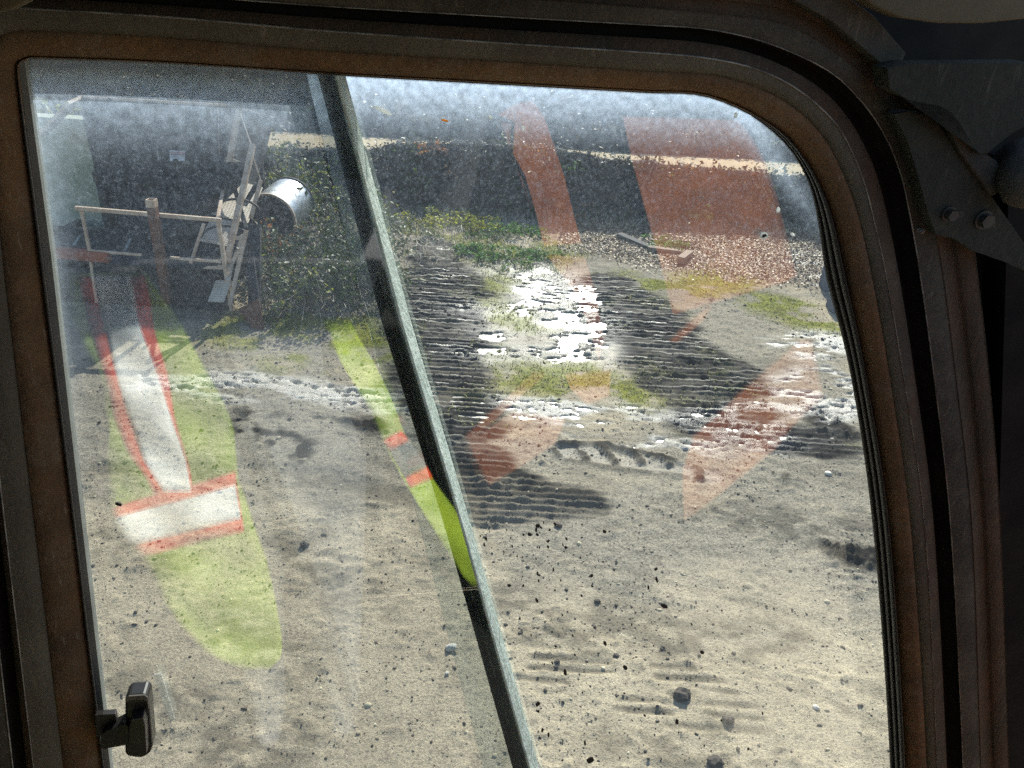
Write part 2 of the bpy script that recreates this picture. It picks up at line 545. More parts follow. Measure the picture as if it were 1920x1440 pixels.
# ------------------------------------------------------------------ ground sheet
xs = np.concatenate([[-900, -300, -90, -40, -22, -15, -12, -10.4], np.arange(-9.4, -6.0, 0.09), np.arange(-6.0, 5.6, 0.023), np.arange(5.6, 9, 0.08), [10, 12, 15, 22, 40, 90, 300, 900]])
ys = np.concatenate([[-900, -200, -50, -10, -2, 1, 2.0], np.arange(2.4, 6.0, 0.017), np.arange(6.0, 11.0, 0.02), np.arange(11.0, 14.8, 0.033), [15.2, 16, 18, 22, 40, 90, 300, 1200]])
GX, GY = np.meshgrid(xs, ys)
wob = 0.22 * (fbm(GX * 1.1, GY * 1.1, 3, 2) - 0.5)
wob2 = 0.5 * (fbm(GX * 2.3 + 9, GY * 2.3, 4, 4) - 0.5)

left_track = gpl([(815, 470, .25), (818, 540, .50), (825, 640, .50), (835, 740, .42), (860, 830, .35), (915, 890, .32), (985, 930, .26), (1040, 950, .16)])
left_track_b = gpl([(930, 940, .3), (1090, 952, .12)])
right_track = gpl([(1110, 530, .25), (1165, 570, .40), (1225, 640, .50), (1290, 700, .52), (1340, 745, .50), (1400, 800, .40), (1530, 840, .2)])
low_track = gpl([(1040, 1265, .12), (1180, 1285, .2), (1290, 1315, .22), (1390, 1335, .12)])
puddle_main = gpl([(955, 508, .2), (1005, 520, .34), (1040, 560, .50), (1060, 605, .55), (1080, 645, .35)])
puddle_side = gpl([(885, 575, .14), (930, 585, .22), (1000, 590, .34)])
puddle_low = gpl([(915, 628, .14), (960, 632, .12)])
puddle_row = gpl([(880, 664, .05), (960, 662, .09), (1060, 662, .09), (1115, 662, .12)])
puddle_track = gpl([(1090, 548, .22), (1120, 560, .16)])
moss_a = gpl([(930, 705, .22), (1050, 715, .32), (1180, 730, .34), (1290, 745, .22), (1370, 745, .1)])
moss_b = gpl([(1170, 530, .28), (1240, 540, .38), (1330, 525, .40), (1390, 530, .2)])
moss_c = gpl([(1450, 575, .35), (1510, 590, .42), (1580, 605, .4)])
moss_d = gpl([(940, 590, .30), (1000, 610, .26)])
moss_e = gpl([(520, 620, .6), (620, 640, .7), (700, 655, .4)])
moss_f = gpl([(790, 440, .8), (900, 460, .8), (980, 490, .55), (1040, 470, .4)])
moss_g = gpl([(860, 660, .3), (900, 540, .35), (930, 530, .4)])
litter_a = gpl([(1130, 435, 1.0), (1300, 455, 1.4), (1450, 465, 1.6), (1560, 480, 1.4)])
pale_wet = gpl([(940, 750, .16), (1080, 772, .34), (1250, 805, .36), (1420, 795, .42), (1560, 730, .5)])
pale_wet2 = gpl([(300, 715, .2), (420, 718, .24), (540, 726, .26), (660, 742, .24), (720, 752, .2)])
pale_wet3 = gpl([(1530, 490, .5), (1545, 530, .25)])
pale_wet4 = gpl([(1490, 650, .3), (1560, 640, .3)])
grav_a = gpl([(1420, 560, .5), (1380, 640, .7), (1480, 660, .6), (1350, 860, .7), (1550, 900, .7)])
grav_b = gpl([(180, 800, .9), (450, 780, .7), (620, 850, .6), (760, 860, .5)])
grav_c = gpl([(1080, 1000, .5), (1400, 1010, .6), (1640, 1030, .6)])
dark_a = gpl([(450, 800, .12), (560, 840, .22), (520, 870, .16)])
dark_b = gpl([(460, 775, .05), (600, 782, .05), (700, 800, .06)])
dark_c = gpl([(1480, 900, .06), (1520, 905, .14), (1555, 895, .08)])
dark_d = gpl([(1570, 1035, .06), (1640, 1045, .14)])
dark_e = gpl([(1540, 780, .1), (1590, 815, .14), (1560, 800, .1)])
tyre_l = gpl([(1050, 832, .03), (1130, 834, .035), (1200, 850, .035), (1320, 876, .03)])
tyre_r = gpl([(1070, 862, .03), (1160, 880, .035), (1260, 890, .035), (1320, 900, .03)])
rut_a = gpl([(200, 880, .07), (430, 890, .1), (620, 900, .1), (830, 950, .08)])
rut_b = gpl([(1000, 1090, .1), (1250, 1180, .14), (1450, 1180, .12), (1650, 1230, .1)])


def band(pts, soft=0.12, w=None):
    d = sdist(GX, GY, pts) + (wob if w is None else w)
    return 1 - sstep(-soft * 0.5, soft, d)


wob3 = 0.75 * (fbm(GX * 1.3 + 2, GY * 2.2, 4, 6) - 0.5)
lt = np.maximum(band(left_track, .3, wob3), band(left_track_b, 0.1, wob3 * .5))
rt = band(right_track, .35, wob3)
v = GY + GX * 0.012 + 0.04 * (fbm(GX * 0.6, GY * 0.8, 2, 3) - 0.5) + 0.007 * (fbm(GX * 4, GY * 5, 2, 1) - 0.5)
ph = (v / 0.092) % 1.0
saw = np.where(ph < 0.62, ph / 0.62, (1 - ph) / 0.38)
rid = saw ** 1.2
lo_t = band(low_track, 0.14, wob2 * .6) * sstep(0.36, 0.52, vnoise(GX * 3.4, GY * 11, 3)) * sstep(0.62, 0.3, rid)
track = np.maximum(np.maximum(lt, rt), lo_t)
pud = np.maximum.reduce([band(p, 0.09, wob2 * 0.8) for p in (puddle_main, puddle_side, puddle_low, puddle_row)])
pud = pud * (1 - 0.85 * band(gpl([(900, 545, .15), (930, 600, .2), (1000, 612, .2), (1040, 625, .1)]), .15, wob2))
pud_t = band(puddle_track, 0.1, wob2)
clump = fbm(GX * 2.6, GY * 2.6, 4, 1)
moss = np.maximum.reduce([band(p, 0.3, wob2) for p in (moss_a, moss_b, moss_c, moss_d, moss_e, moss_f, moss_g)])
moss = moss * sstep(0.36, 0.54, clump) * (1 - 0.75 * track)
moss = np.maximum(moss, 0.65 * track * sstep(0.50, 0.66, clump) * (GY > 6.6))
lit_m = band(litter_a, 0.5, wob2) * 0.9
pale = np.maximum.reduce([band(p, 0.22, wob2) for p in (pale_wet, pale_wet2, pale_wet3, pale_wet4)]) * sstep(0.36, 0.55, fbm(GX * 2, GY * 6, 3, 5))
grav = np.maximum.reduce([band(p, 0.6, wob2 * 2) for p in (grav_a, grav_b, grav_c)]) * 0.85
grav = np.maximum(grav, sstep(0.34, 0.52, fbm(GX * 0.8 + 4, GY * 1.2, 4, 6)) * 0.85 * sstep(5.0, 6.4, GY + wob2 * 2))
dark = np.maximum.reduce([band(p, 0.1, wob2 * 0.7) for p in (dark_a, dark_b, dark_c, dark_d, dark_e)]) * sstep(0.38, 0.5, fbm(GX * 5, GY * 5, 3, 0))
# corrugation left by the crawler pads; it runs across the machine's path
brk = 0.45 + 0.55 * sstep(0.25, 0.5, vnoise(GX * 1.3, GY * 8.5, 5))
H = 0.035 * (fbm(GX * 0.55, GY * 0.55, 3, 0) - 0.4)
H = H + 0.011 * (vnoise(GX * 31, GY * 31, 2) * vnoise(GX * 17, GY * 17, 4) - 0.25) * (0.5 + 1.5 * sstep(0.42, 0.6, fbm(GX * 1.9, GY * 3.2, 4, 3)))
near = ((np.abs(GX) < 14) & (GY > 1.5) & (GY < 15.5)).astype(float)
rough_amt = 0.012 + 0.005 * track + 0.025 * dark + 0.012 * grav
H = H + rough_amt * (fbm(GX * 11, GY * 11, 4, 2) - 0.45) * (0.25 + 0.5 * track + 0.9 * grav)
H = H + 0.02 * np.maximum(fbm(GX * 16, GY * 16, 3, 6) - 0.55, 0) * (sstep(0.48, 0.6, clump) + 0.4 * track + 2 * dark) * 3
H = H + track * (0.036 * brk * rid - 0.017)
H = H - 0.02 * np.maximum(band(rut_a, 0.12), band(rut_b, 0.2))
ty = np.maximum(band(tyre_l, 0.06, wob * 0.4), 0.5 * band(tyre_r, 0.06, wob * 0.4)) * sstep(0.30, 0.5, fbm(GX * 4, GY * 6, 3, 5))
tb = band(gpl([(1050, 845, .10), (1140, 855, .13), (1230, 872, .13), (1330, 895, .11)]), 0.05, wob * 0.3)
lug = sstep(0.20, 0.12, np.abs(((GX + GY * 0.55 + 1.2 * (GY - 6.3) ** 2) / 0.25) % 1.0 - 0.5))
tyre = np.clip(ty + tb * lug * sstep(0.36, 0.5, fbm(GX * 3.3 + 7, GY * 5, 3, 2)) * 0.8, 0, 1)
H = H + tyre * (0.015 + 0.03 * fbm(GX * 12, GY * 12, 3, 3)) - 0.012 * tb * (1 - tyre)
H = np.where(H < -0.009, -0.009, H)
H = H - 0.035 * pale * sstep(0.56, 0.64, fbm(GX * 9, GY * 26, 4, 7)) - 0.03 * band(gpl([(800, 545, .35), (825, 650, .35), (850, 760, .3)]), .1, wob2) * (rid < 0.25) * sstep(0.5, 0.62, fbm(GX * 2.5, GY * 7, 3, 1))
H = H - 0.05 * pud * sstep(0.465, 0.555, 0.55 * fbm(GX * 3.1, GY * 3.7, 3, 7) + 0.45 * fbm(GX * 11, GY * 22, 4, 3)) - 0.03 * pud_t * (1 - rid)
H = H * near
H = H + 0.002
# corrugated mud colour sits in the hollows, pale glints are painted along the wet crests
low_dim = 1.0
stain = 0.74 + 0.26 * sstep(0.38, 0.56, fbm(GX * 2.4 + 1, GY * 4.0, 4, 2))
mud = np.clip(sstep(0.05, 0.6, track) * (0.97 * stain + 0.06 - 0.32 * (rid > 0.86) * brk) * (1 - 0.5 * sstep(6.2, 5.0, GY)) * low_dim, 0, 1)
mud = np.maximum.reduce([mud, dark * 0.95, tyre * 0.9, 0.5 * band(rut_a, 0.15) * sstep(0.45, 0.6, clump), 0.35 * pud])
smears = [[(520, 1010, .1), (620, 1080, .14), (700, 1150, .1)], [(1100, 1150, .08), (1250, 1190, .12), (1480, 1190, .1)], [(160, 1010, .1), (300, 1060, .12)], [(440, 1180, .1), (560, 1235, .12)],
          [(960, 1130, .08), (1080, 1200, .12)], [(190, 1290, .08), (330, 1310, .1)], [(400, 880, .1), (600, 900, .14), (760, 935, .1)], [(1330, 960, .12), (1500, 985, .16), (1640, 1000, .14)], [(300, 1390, .1), (520, 1400, .1)], [(1150, 1400, .08), (1400, 1400, .1)]]
for sm in smears:
    mud = np.maximum(mud, 0.50 * band(gpl(sm), 0.22, wob2 * 0.8) * sstep(0.34, 0.60, fbm(GX * 7, GY * 12, 5, 4)))
arc = gpl([(60, 850, 0), (300, 905, 0), (600, 935, 0), (850, 1010, 0), (1150, 1130, 0), (1400, 1190, 0), (1700, 1300, 0)])
arc2 = gpl([(1100, 1010, 0), (1300, 985, 0), (1500, 1010, 0), (1700, 1080, 0)])
for ar, wd in ((arc, 0.75), (arc2, 0.5)):
    dd = sdist(GX, GY, ar) + 0.10 * (fbm(GX * 1.2, GY * 1.2, 3, 1) - 0.5)
    st = sstep(0.1, 0.9, np.sin(dd * 24)) * sstep(wd, wd * 0.4, dd) * sstep(0.40, 0.62, fbm(GX * 2.2, GY * 4.4, 4, 6))
    mud = np.maximum(mud, 0.22 * st)
    H = H - 0.0022 * sstep(wd, wd * 0.4, dd) * np.sin(dd * 24) * near
mud = np.maximum(mud, 0.20 * sstep(0.52, 0.68, fbm(GX * 1.4 + 3, GY * 2.6, 4, 7)) * (GY > 5.5))
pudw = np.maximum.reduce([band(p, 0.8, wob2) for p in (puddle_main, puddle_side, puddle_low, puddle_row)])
glare_tint = np.clip(np.maximum(pale, 0.75 * pudw) * (0.55 + 0.9 * (fbm(GX * 8, GY * 16, 4, 2) - 0.35)), 0, 1) * (1 - 0.8 * track)  # sun glare on wet mud and puddle rim, painted in as pale colour
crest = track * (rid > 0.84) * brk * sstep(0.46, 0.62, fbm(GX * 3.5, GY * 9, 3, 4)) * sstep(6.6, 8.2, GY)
glare_tint = np.maximum(glare_tint, 0.75 * crest)
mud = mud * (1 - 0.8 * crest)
wet = np.clip(np.maximum.reduce([0.95 * pudw, crest, track * (GY > 6.0) * np.where(rid > 0.88, 0.62, 0.2), 0.85 * pale, 0.5 * tb * (1 - tyre)]), 0, 1)
nxg, nyg = len(xs), len(ys)
idx = np.arange(nxg * nyg).reshape(nyg, nxg)
quads = np.stack([idx[:-1, :-1], idx[:-1, 1:], idx[1:, 1:], idx[1:, :-1]], -1).reshape(-1, 4)
me = mesh_np('ground', np.stack([GX, GY, H], -1).reshape(-1, 3), quads)
for nm, arr in (('moss', moss), ('mud', mud), ('wet', wet), ('gravel', np.maximum(grav, 0.7 * pale)), ('litter', lit_m), ('glare_tint', glare_tint)):
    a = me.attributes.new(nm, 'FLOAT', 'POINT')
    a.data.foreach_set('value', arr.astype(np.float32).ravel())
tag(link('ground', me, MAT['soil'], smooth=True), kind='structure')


def hz(x, y):
    i = np.clip(np.searchsorted(ys, y), 1, nyg - 1)
    j = np.clip(np.searchsorted(xs, x), 1, nxg - 1)
    return H[i, j]


def samp(arr, x, y):
    i = np.clip(np.searchsorted(ys, y), 1, nyg - 1)
    j = np.clip(np.searchsorted(xs, x), 1, nxg - 1)
    return arr[i, j]


# puddle water sheet (lies in the hollows only)
wpx = [(740, 480), (1200, 480), (1660, 700), (1660, 880), (800, 880)]
bm = bmesh.new()
bm.faces.new([bm.verts.new((*G(*q)[:2], -0.0115)) for q in wpx])
tag(link('puddle', from_bm(bm, 'puddle'), MAT['water']), kind='structure')

# ------------------------------------------------------------------ bank, upper road, hillside
bx = np.arange(-16, 16.01, 0.07)
base_y = 0.35 * (fbm(bx * 1.1 + 2, bx * 0 + 8, 4, 6) - 0.5) + np.interp(bx, [-16, -9, -2.54, -0.72, 1.23, 2.2, 5.46, 9, 16], [13.2, 13.3, 13.40, 13.6, 13.78, 13.95, 14.1, 14.3, 14.6])
crest_z = np.interp(bx, [-16, -7, -4.64, -3.29, -2.33, -1.2, 0.13, 1.37, 2.62, 3.8, 4.91, 5.6, 7, 16], [.9, .8, .74, .80, .98, 1.07, 1.07, .96, .86, .84, .80, .88, .95, 1.0])
crest_z = crest_z - 0.025 + 0.07 * (fbm(bx * 2.2, bx * 0 + 3, 4, 1) - 0.5)
ROAD_Z = 0.71
NT_ = 34
BV = []
for k in range(NT_ + 1):
    t = k / NT_
    if t <= 0.75:                                         # the face
        u = t / 0.75
        y = base_y + (14.55 - base_y) * u + 0.05 * (1 - u)
        z = -0.06 + (crest_z + 0.06) * (u ** 0.8)
    else:                                                 # rolls over to the road
        u = (t - 0.75) / 0.25
        y = 14.55 + 0.45 * u + 0 * bx
        z = crest_z + (ROAD_Z - 0.03 - crest_z) * (u ** 1.4)
    dn = (fbm(bx * 2.3 + 5, y * 2 + z * 3, 5, 4) - 0.5) * 0.55 * (1 - max(0, (t - 0.8) * 5) if t > 0.8 else 1)
    BV.append(np.stack([bx, y - dn * (0.8 if t < 0.75 else 0.1), z + dn * (0.35 if 0.08 < t < 0.9 else 0.0)], -1))
BV = np.array(BV)
n0, n1 = BV.shape[:2]
ii = np.arange(n0 * n1).reshape(n0, n1)
bq = np.stack([ii[:-1, :-1], ii[:-1, 1:], ii[1:, 1:], ii[1:, :-1]], -1).reshape(-1, 4)
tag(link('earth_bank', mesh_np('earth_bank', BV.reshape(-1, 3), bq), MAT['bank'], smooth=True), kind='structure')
ex = np.array([-60, -30, -16, *np.arange(-15, 15.1, 0.25), 16, 30, 60])
fy = np.interp(ex, [-16, -4.6, -2.7, 1.5, 4.95, 16], [16.2, 16.15, 16.2, 16.05, 16.1, 16.2]) + 0.10 * (fbm(ex * 1.5, ex * 0 + 1, 3, 2) - 0.5)
RV = [np.stack([ex, 14.8 + 0 * ex, ROAD_Z + 0 * ex], -1), np.stack([ex, 15.5 + 0 * ex, ROAD_Z + 0.015 + 0 * ex], -1), np.stack([ex, fy + 0.3, ROAD_Z + 0 * ex], -1)]
RV = np.array(RV)
ii = np.arange(RV.shape[0] * RV.shape[1]).reshape(RV.shape[:2])
tag(link('upper_dirt_road', mesh_np('upper_dirt_road', RV.reshape(-1, 3), np.stack([ii[:-1, :-1], ii[:-1, 1:], ii[1:, 1:], ii[1:, :-1]], -1).reshape(-1, 4)), MAT['road'], smooth=True), kind='structure')
HV = []
for k, (dy, dz) in enumerate([(0, -0.05), (0.15, 0.13), *[(0.3 + 0.2 * j, 0.20 + 0.098 * j) for j in range(1, 27)], (7, 3.0), (12, 3.3), (60, 4), (1200, 5)]):
    dn = (fbm(ex * 2.0 + 3, ex * 0 + dy * 2.0, 4, 3) - 0.5) * (0.35 if 0 < k < 28 else 0.0)
    HV.append(np.stack([ex * (1 if dy < 20 else 12), fy + dy, ROAD_Z + dz + dn], -1))
HV = np.array(HV)
ii = np.arange(HV.shape[0] * HV.shape[1]).reshape(HV.shape[:2])
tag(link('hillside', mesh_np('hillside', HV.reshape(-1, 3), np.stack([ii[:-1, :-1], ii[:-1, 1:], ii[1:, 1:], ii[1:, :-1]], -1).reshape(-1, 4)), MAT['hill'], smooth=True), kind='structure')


# ------------------------------------------------------------------ leaf and stalk clouds
def rand_rot(n, flat=0.0):
    """n random frames (two in-plane axes); flat biases the normals upward"""
    nrm = rng.normal(size=(n, 3))
    nrm[:, 2] = np.abs(nrm[:, 2]) + flat
    nrm /= np.linalg.norm(nrm, axis=1)[:, None]
    a = np.cross(nrm, rng.normal(size=(n, 3)))
    a /= np.linalg.norm(a, axis=1)[:, None] + 1e-9
    return a, np.cross(nrm, a), nrm


def leaf_cloud(name, pos, size, mat, flat=0.3, aspect=0.55):
    n = len(pos)
    a, b, c = rand_rot(n, flat)
    s = size * rng.uniform(0.55, 1.3, n)[:, None]
    V = np.stack([pos - a * s * 0.5, pos + b * s * aspect * 0.5 + c * s * 0.12 - a * s * 0.06, pos + a * s * 0.5, pos - b * s * aspect * 0.5 + c * s * 0.12 - a * s * 0.06], 1)
    i = np.arange(n)[:, None] * 4
    Fq = np.concatenate([i + np.array([[0, 1, 2]]), i + np.array([[0, 2, 3]])], 0)
    return mesh_np(name, V.reshape(-1, 3), Fq)


def blades(name, pos, length, width, lean=0.5, curl=0.4):
    n = len(pos)
    az = rng.uniform(0, 2 * math.pi, n)
    d = np.stack([np.cos(az), np.sin(az), np.zeros(n)], -1)
    side = np.stack([-np.sin(az), np.cos(az), np.zeros(n)], -1)
    L = (length * rng.uniform(0.5, 1.3, n))[:, None]
    ln = (lean * rng.uniform(0.2, 1.6, n))[:, None]
    up = np.array([[0, 0, 1.0]])
    m = pos + (up * 0.6 + d * ln * 0.4) * L
    t = pos + (up * (1 - curl * 0.5 * ln) + d * ln) * L
    w = width * 0.5
    V = np.stack([pos - side * w, pos + side * w, m + side * w * 0.8, m - side * w * 0.8, t], 1)
    i = np.arange(n)[:, None] * 5
    Fq = np.concatenate([i + np.array([[0, 1, 2]]), i + np.array([[0, 2, 3]]), i + np.array([[3, 2, 4]])], 0)
    return mesh_np(name, V.reshape(-1, 3), Fq)


def scatter_ground(n, x0, x1, y0, y1, dens):
    x = rng.uniform(x0, x1, n)
    y = rng.uniform(y0, y1, n)
    k = rng.random(n) < samp(dens, x, y)
    x, y = x[k], y[k]
    return np.stack([x, y, hz(x, y)], -1)


# creeper that covers the bank face, and the hillside scrub
u = rng.random(17000)
w = rng.random(17000)
bi = (u * (n1 - 1)).astype(int)
bk = (w ** 0.8 * (n0 * 0.80)).astype(int)
pos = BV[bk, bi] + rng.normal(0, 0.035, (17000, 3)) + np.array([0, -0.03, 0.02])
keep = (pos[:, 0] > -9) & (pos[:, 0] < 8.5)
tag(link('bank_creeper', leaf_cloud('bank_creeper', pos[keep], 0.085, None, 0.2), MAT['ivy']), kind='stuff')
pos = []
for k in range(16000):
    i, j = rng.integers(1, 26), rng.integers(30, len(ex) - 30)
    pos.append(HV[i, j] + rng.normal(0, (0.13, 0.09, 0.04), 3))
pos = np.array(pos)
tag(link('hillside_scrub', leaf_cloud('hillside_scrub', pos, 0.12, None, 0.2), MAT['ivy']), kind='stuff')
# dead stalks hanging along the bank crest
pos = BV[rng.integers(int(n0 * .6), int(n0 * .8), 2600), rng.integers(0, n1, 2600)]
pos = pos[(np.abs(pos[:, 0]) < 9)] + np.array([0, -0.02, 0])
tag(link('dead_stalks', blades('dead_stalks', pos, 0.11, 0.007, 0.9, 0.9), MAT['straw']), kind='stuff')

# russet and olive sprays among the creeper
for nm_, mk_, cnt, sz_ in (('russet_foliage', 'leafo', 42, .06), ('olive_foliage', 'leaf', 110, .09), ('pale_foliage', 'straw', 60, .045)):
    pl_ = []
    for _ in range(cnt):
        if rng.random() < 0.6:
            c_ = BV[rng.integers(4, int(n0 * .75)), rng.integers(int(n1 * .22), int(n1 * .76))]
        else:
            c_ = HV[rng.integers(1, 26), rng.integers(30, len(ex) - 30)]
        pl_.append(c_ + rng.normal(0, 1, (34, 3)) * np.array([.16, .08, .10]) + np.array([0, -.06, .05]))
    tag(link(nm_, leaf_cloud(nm_, np.concatenate(pl_), sz_, None, 0.3), MAT[mk_]), kind='stuff')

# ragged fringe of stalks along the foot of the bank
fx_ = rng.uniform(-6.5, 7.5, 3000)
fy_ = np.interp(fx_, bx, base_y) - np.abs(rng.normal(0, 0.28, 3000)) + 0.1
tag(link('bank_foot_stalks', blades('bank_foot_stalks', np.stack([fx_, fy_, hz(fx_, fy_)], -1), 0.17, 0.009, 1.1, 0.9), MAT['straw']), kind='stuff')
fx_ = rng.uniform(-6.5, 7.5, 2600)
fy_ = np.interp(fx_, bx, base_y) - np.abs(rng.normal(0, 0.22, 2600)) + 0.1
tag(link('bank_foot_leaves', leaf_cloud('bank_foot_leaves', np.stack([fx_, fy_, hz(fx_, fy_) + np.abs(rng.normal(0, .09, 2600))], -1), 0.075, None, 0.4), MAT['leaf']), kind='stuff')

# short grass on the mossy patches
pos = scatter_ground(60000, -4.5, 5.2, 5.8, 13.6, moss * (1 - 0.6 * track))
tag(link('short_grass', blades('short_grass', pos, 0.030, 0.009, 1.3, 0.7), MAT['grass']), kind='stuff')
mf = band(moss_f, 0.5, wob2)
pos = scatter_ground(9000, -4.2, 2.0, 9.8, 13.8, mf)
tag(link('dry_grass', blades('dry_grass', pos, 0.10, 0.008, 1.0, 0.8), MAT['straw']), kind='stuff')
pos = scatter_ground(60000, 0.6, 7.0, 10.0, 14.3, lit_m)
pos[:, 2] += 0.012
tag(link('leaf_litter', leaf_cloud('leaf_litter', pos, 0.040, None, 1.6, 0.75), MAT['litter']), kind='stuff')

# gravel: low pebbles, finer and denser towards the camera
ico = bmesh.new()
bmesh.ops.create_icosphere(ico, subdivisions=1, radius=1.0)
ico.verts.ensure_lookup_table()
IV = np.array([v_.co[:] for v_ in ico.verts])
IF = np.array([[v_.index for v_ in f_.verts] for f_ in ico.faces])
ico.free()


def pebbles(name, pos, size):
    n = len(pos)
    sc = size[:, None] * rng.uniform(0.6, 1.2, (n, 3)) * np.array([1, 1, 0.62])
    az = rng.uniform(0, 6.28, n)
    V = IV[None] * (1 + 0.22 * rng.normal(size=(n, len(IV), 1))) * sc[:, None, :]
    c, s = np.cos(az)[:, None], np.sin(az)[:, None]
    V = np.stack([V[..., 0] * c - V[..., 1] * s, V[..., 0] * s + V[..., 1] * c, V[..., 2]], -1) + pos[:, None, :]
    Fq = (np.arange(n)[:, None, None] * len(IV) + IF[None]).reshape(-1, 3)
    return mesh_np(name, V.reshape(-1, 3), Fq)


pp = []
for n, y0, y1 in ((11000, 2.4, 5.0), (9000, 5.0, 8.0), (6000, 8.0, 13.5)):
    hw = 0.62 * y1 + 0.5
    x = rng.uniform(-hw, min(hw, 6), n)
    y = rng.uniform(y0, y1, n)
    kp = rng.random(n) < 0.12 + 0.7 * sstep(0.46, 0.64, fbm(x * 1.6, y * 1.6, 3, 5)) - 0.5 * samp(pud, x, y)
    pp.append(np.stack([x[kp], y[kp], hz(x[kp], y[kp])], -1))
pp = np.concatenate(pp)
sz = np.minimum(0.0040 * np.exp(rng.normal(0, 0.55, len(pp))) * (0.75 + pp[:, 1] * 0.07), 0.022)
tag(link('gravel', pebbles('gravel', pp, sz), MAT['pebble']), kind='stuff')
# dark crumbs of track mud and soil strewn over the dry ground, in drifts
cx_ = np.concatenate([rng.normal(0.35, 0.5, 130), rng.normal(1.0, 0.8, 120), rng.uniform(-5.5, 6, 90000)])
cy_a = np.concatenate([rng.uniform(3.2, 5.6, 130), rng.uniform(2.9, 4.4, 120), 2.5 + 8.5 * rng.random(90000) ** 1.2])
kp = rng.random(len(cx_)) < np.where(np.arange(len(cx_)) < 250, 1.0, 0.07 + 0.5 * sstep(0.44, 0.66, fbm(cx_ * 1.9, cy_a * 3.2, 4, 3)))
kp &= (np.abs(cx_) < 0.62 * cy_a + 0.8)
cx_, cy_a, kk = cx_[kp], cy_a[kp], np.arange(len(cx_))[kp]
cr = np.stack([cx_, cy_a, hz(cx_, cy_a)], -1)
csz = np.where(kk < 250, 0.0065, 0.0036) * np.exp(rng.normal(0, 0.55, len(cr))) * (0.7 + 0.09 * cy_a)
tag(link('mud_crumbs', pebbles('mud_crumbs', cr, np.minimum(csz, 0.026)), MAT['clod']), kind='stuff')

# single stones and clods one can point at
STONES = [
    ('pale_stone', 846, 1214, 22, 'whitestone', 'pale flat stone alone on dry soil left of the mullion'),
    ('pale_stone', 1530, 1325, 12, 'whitestone', 'small pale stone on dry soil near the lower right window seal'),
    ('pale_stone', 1594, 833, 0, 'whitestone', ''),
    ('pale_stone', 1553, 888, 14, 'whitestone', 'small round white stone on grey mud beside a dark hollow'),
    ('pale_stone', 838, 1263, 9, 'whitestone', 'tiny pale stone just below the larger pale flat stone'),
    ('soil_clod', 1280, 1300, 32, 'clod', 'biggest dark clod of mud beside the short lower track marks'),
    ('soil_clod', 1365, 1348, 22, 'clod', 'upright dark clod right of the biggest mud clod'),
    ('soil_clod', 1340, 1425, 28, 'clod', 'dark clod of mud at the bottom edge right of the mullion'),
    ('soil_clod', 572, 1022, 18, 'clod', 'lone dark clod on pale soil right of the reflected vest'),
    ('soil_clod', 1046, 985, 15, 'clod', 'dark clod just below the end of the left track print'),
    ('soil_clod', 1120, 1125, 12, 'clod', 'small dark clod on dry soil between the track prints'),
    ('soil_clod', 1045, 1240, 11, 'clod', 'small dark clod above the short lower track marks'),
]
for nm, px_, py_, wpx_, mk, lab in STONES:
    if not wpx_: continue
    g = G(px_, py_ + wpx_ * 0.2)
    dist = math.hypot(g[1], EYE)
    r = wpx_ / FPX * dist * 0.5
    bm = bmesh.new()
    bmesh.ops.create_icosphere(bm, subdivisions=2, radius=1.0)
    for v_ in bm.verts:
        k_ = 1 + 0.6 * (random.random() - 0.5)
        v_.co = Vector((v_.co.x * r * k_, v_.co.y * r * 0.8 * k_, v_.co.z * r * 0.6 * k_))
    o = link(nm, from_bm(bm, nm), MAT[mk], smooth=(mk == 'whitestone'))
    o.location = (g[0], g[1], hz(g[0], g[1]) + r * 0.3)
    tag(o, lab, 'stone' if mk == 'whitestone' else 'clod', 'pale stones on the soil' if mk == 'whitestone' else 'dark mud clods on the soil')

# planks lying on the leaf litter
def board(name, a, b, w, h, mk, lab):
    A, B = G(*a), G(*b)
    c = (A + B) / 2
    d = B - A
    bm = bmesh.new()
    bm_box(bm, (0, 0, 0), (float(np.linalg.norm(d[:2])), w, h))
    o = bevel(link(name, from_bm(bm, name), MAT[mk]), 0.006)
    o.location = (c[0], c[1], hz(c[0], c[1]) + h * 0.5 + 0.015)
    o.rotation_euler = (0.05, 0.03, math.atan2(d[1], d[0]))
    return tag(o, lab, 'plank', 'timber pieces on the litter')


board('timber_plank', (1160, 444), (1217, 466), 0.12, 0.045, 'plankg', 'dark grey weathered plank, farthest of the three timber pieces')
board('timber_plank', (1214, 470), (1276, 476), 0.10, 0.05, 'plank', 'brown plank lying end to end with the dark grey plank')
board('timber_plank', (1274, 497), (1292, 482), 0.11, 0.10, 'plank', 'short square timber offcut, nearest of the three timber pieces')

# blocks half hidden behind the right-hand window seal
for (a, b, zb, lab) in (((1546, 548), (1590, 548), 0.30, 'dark blue grey block half hidden by the right window seal'),
                        ((1560, 588), (1600, 588), 0.20, 'lower blue grey block, nearer than the taller block at the window seal')):
    A, B = G(*a), G(*b)
    bm = bmesh.new()
    bm_box(bm, ((A[0] + B[0]) / 2, A[1] + 0.15, zb / 2), (B[0] - A[0], 0.28, zb))
    o = bevel(link('concrete_block', from_bm(bm, 'concrete_block'), MAT['block']), 0.015)
    tag(o, lab, 'block')

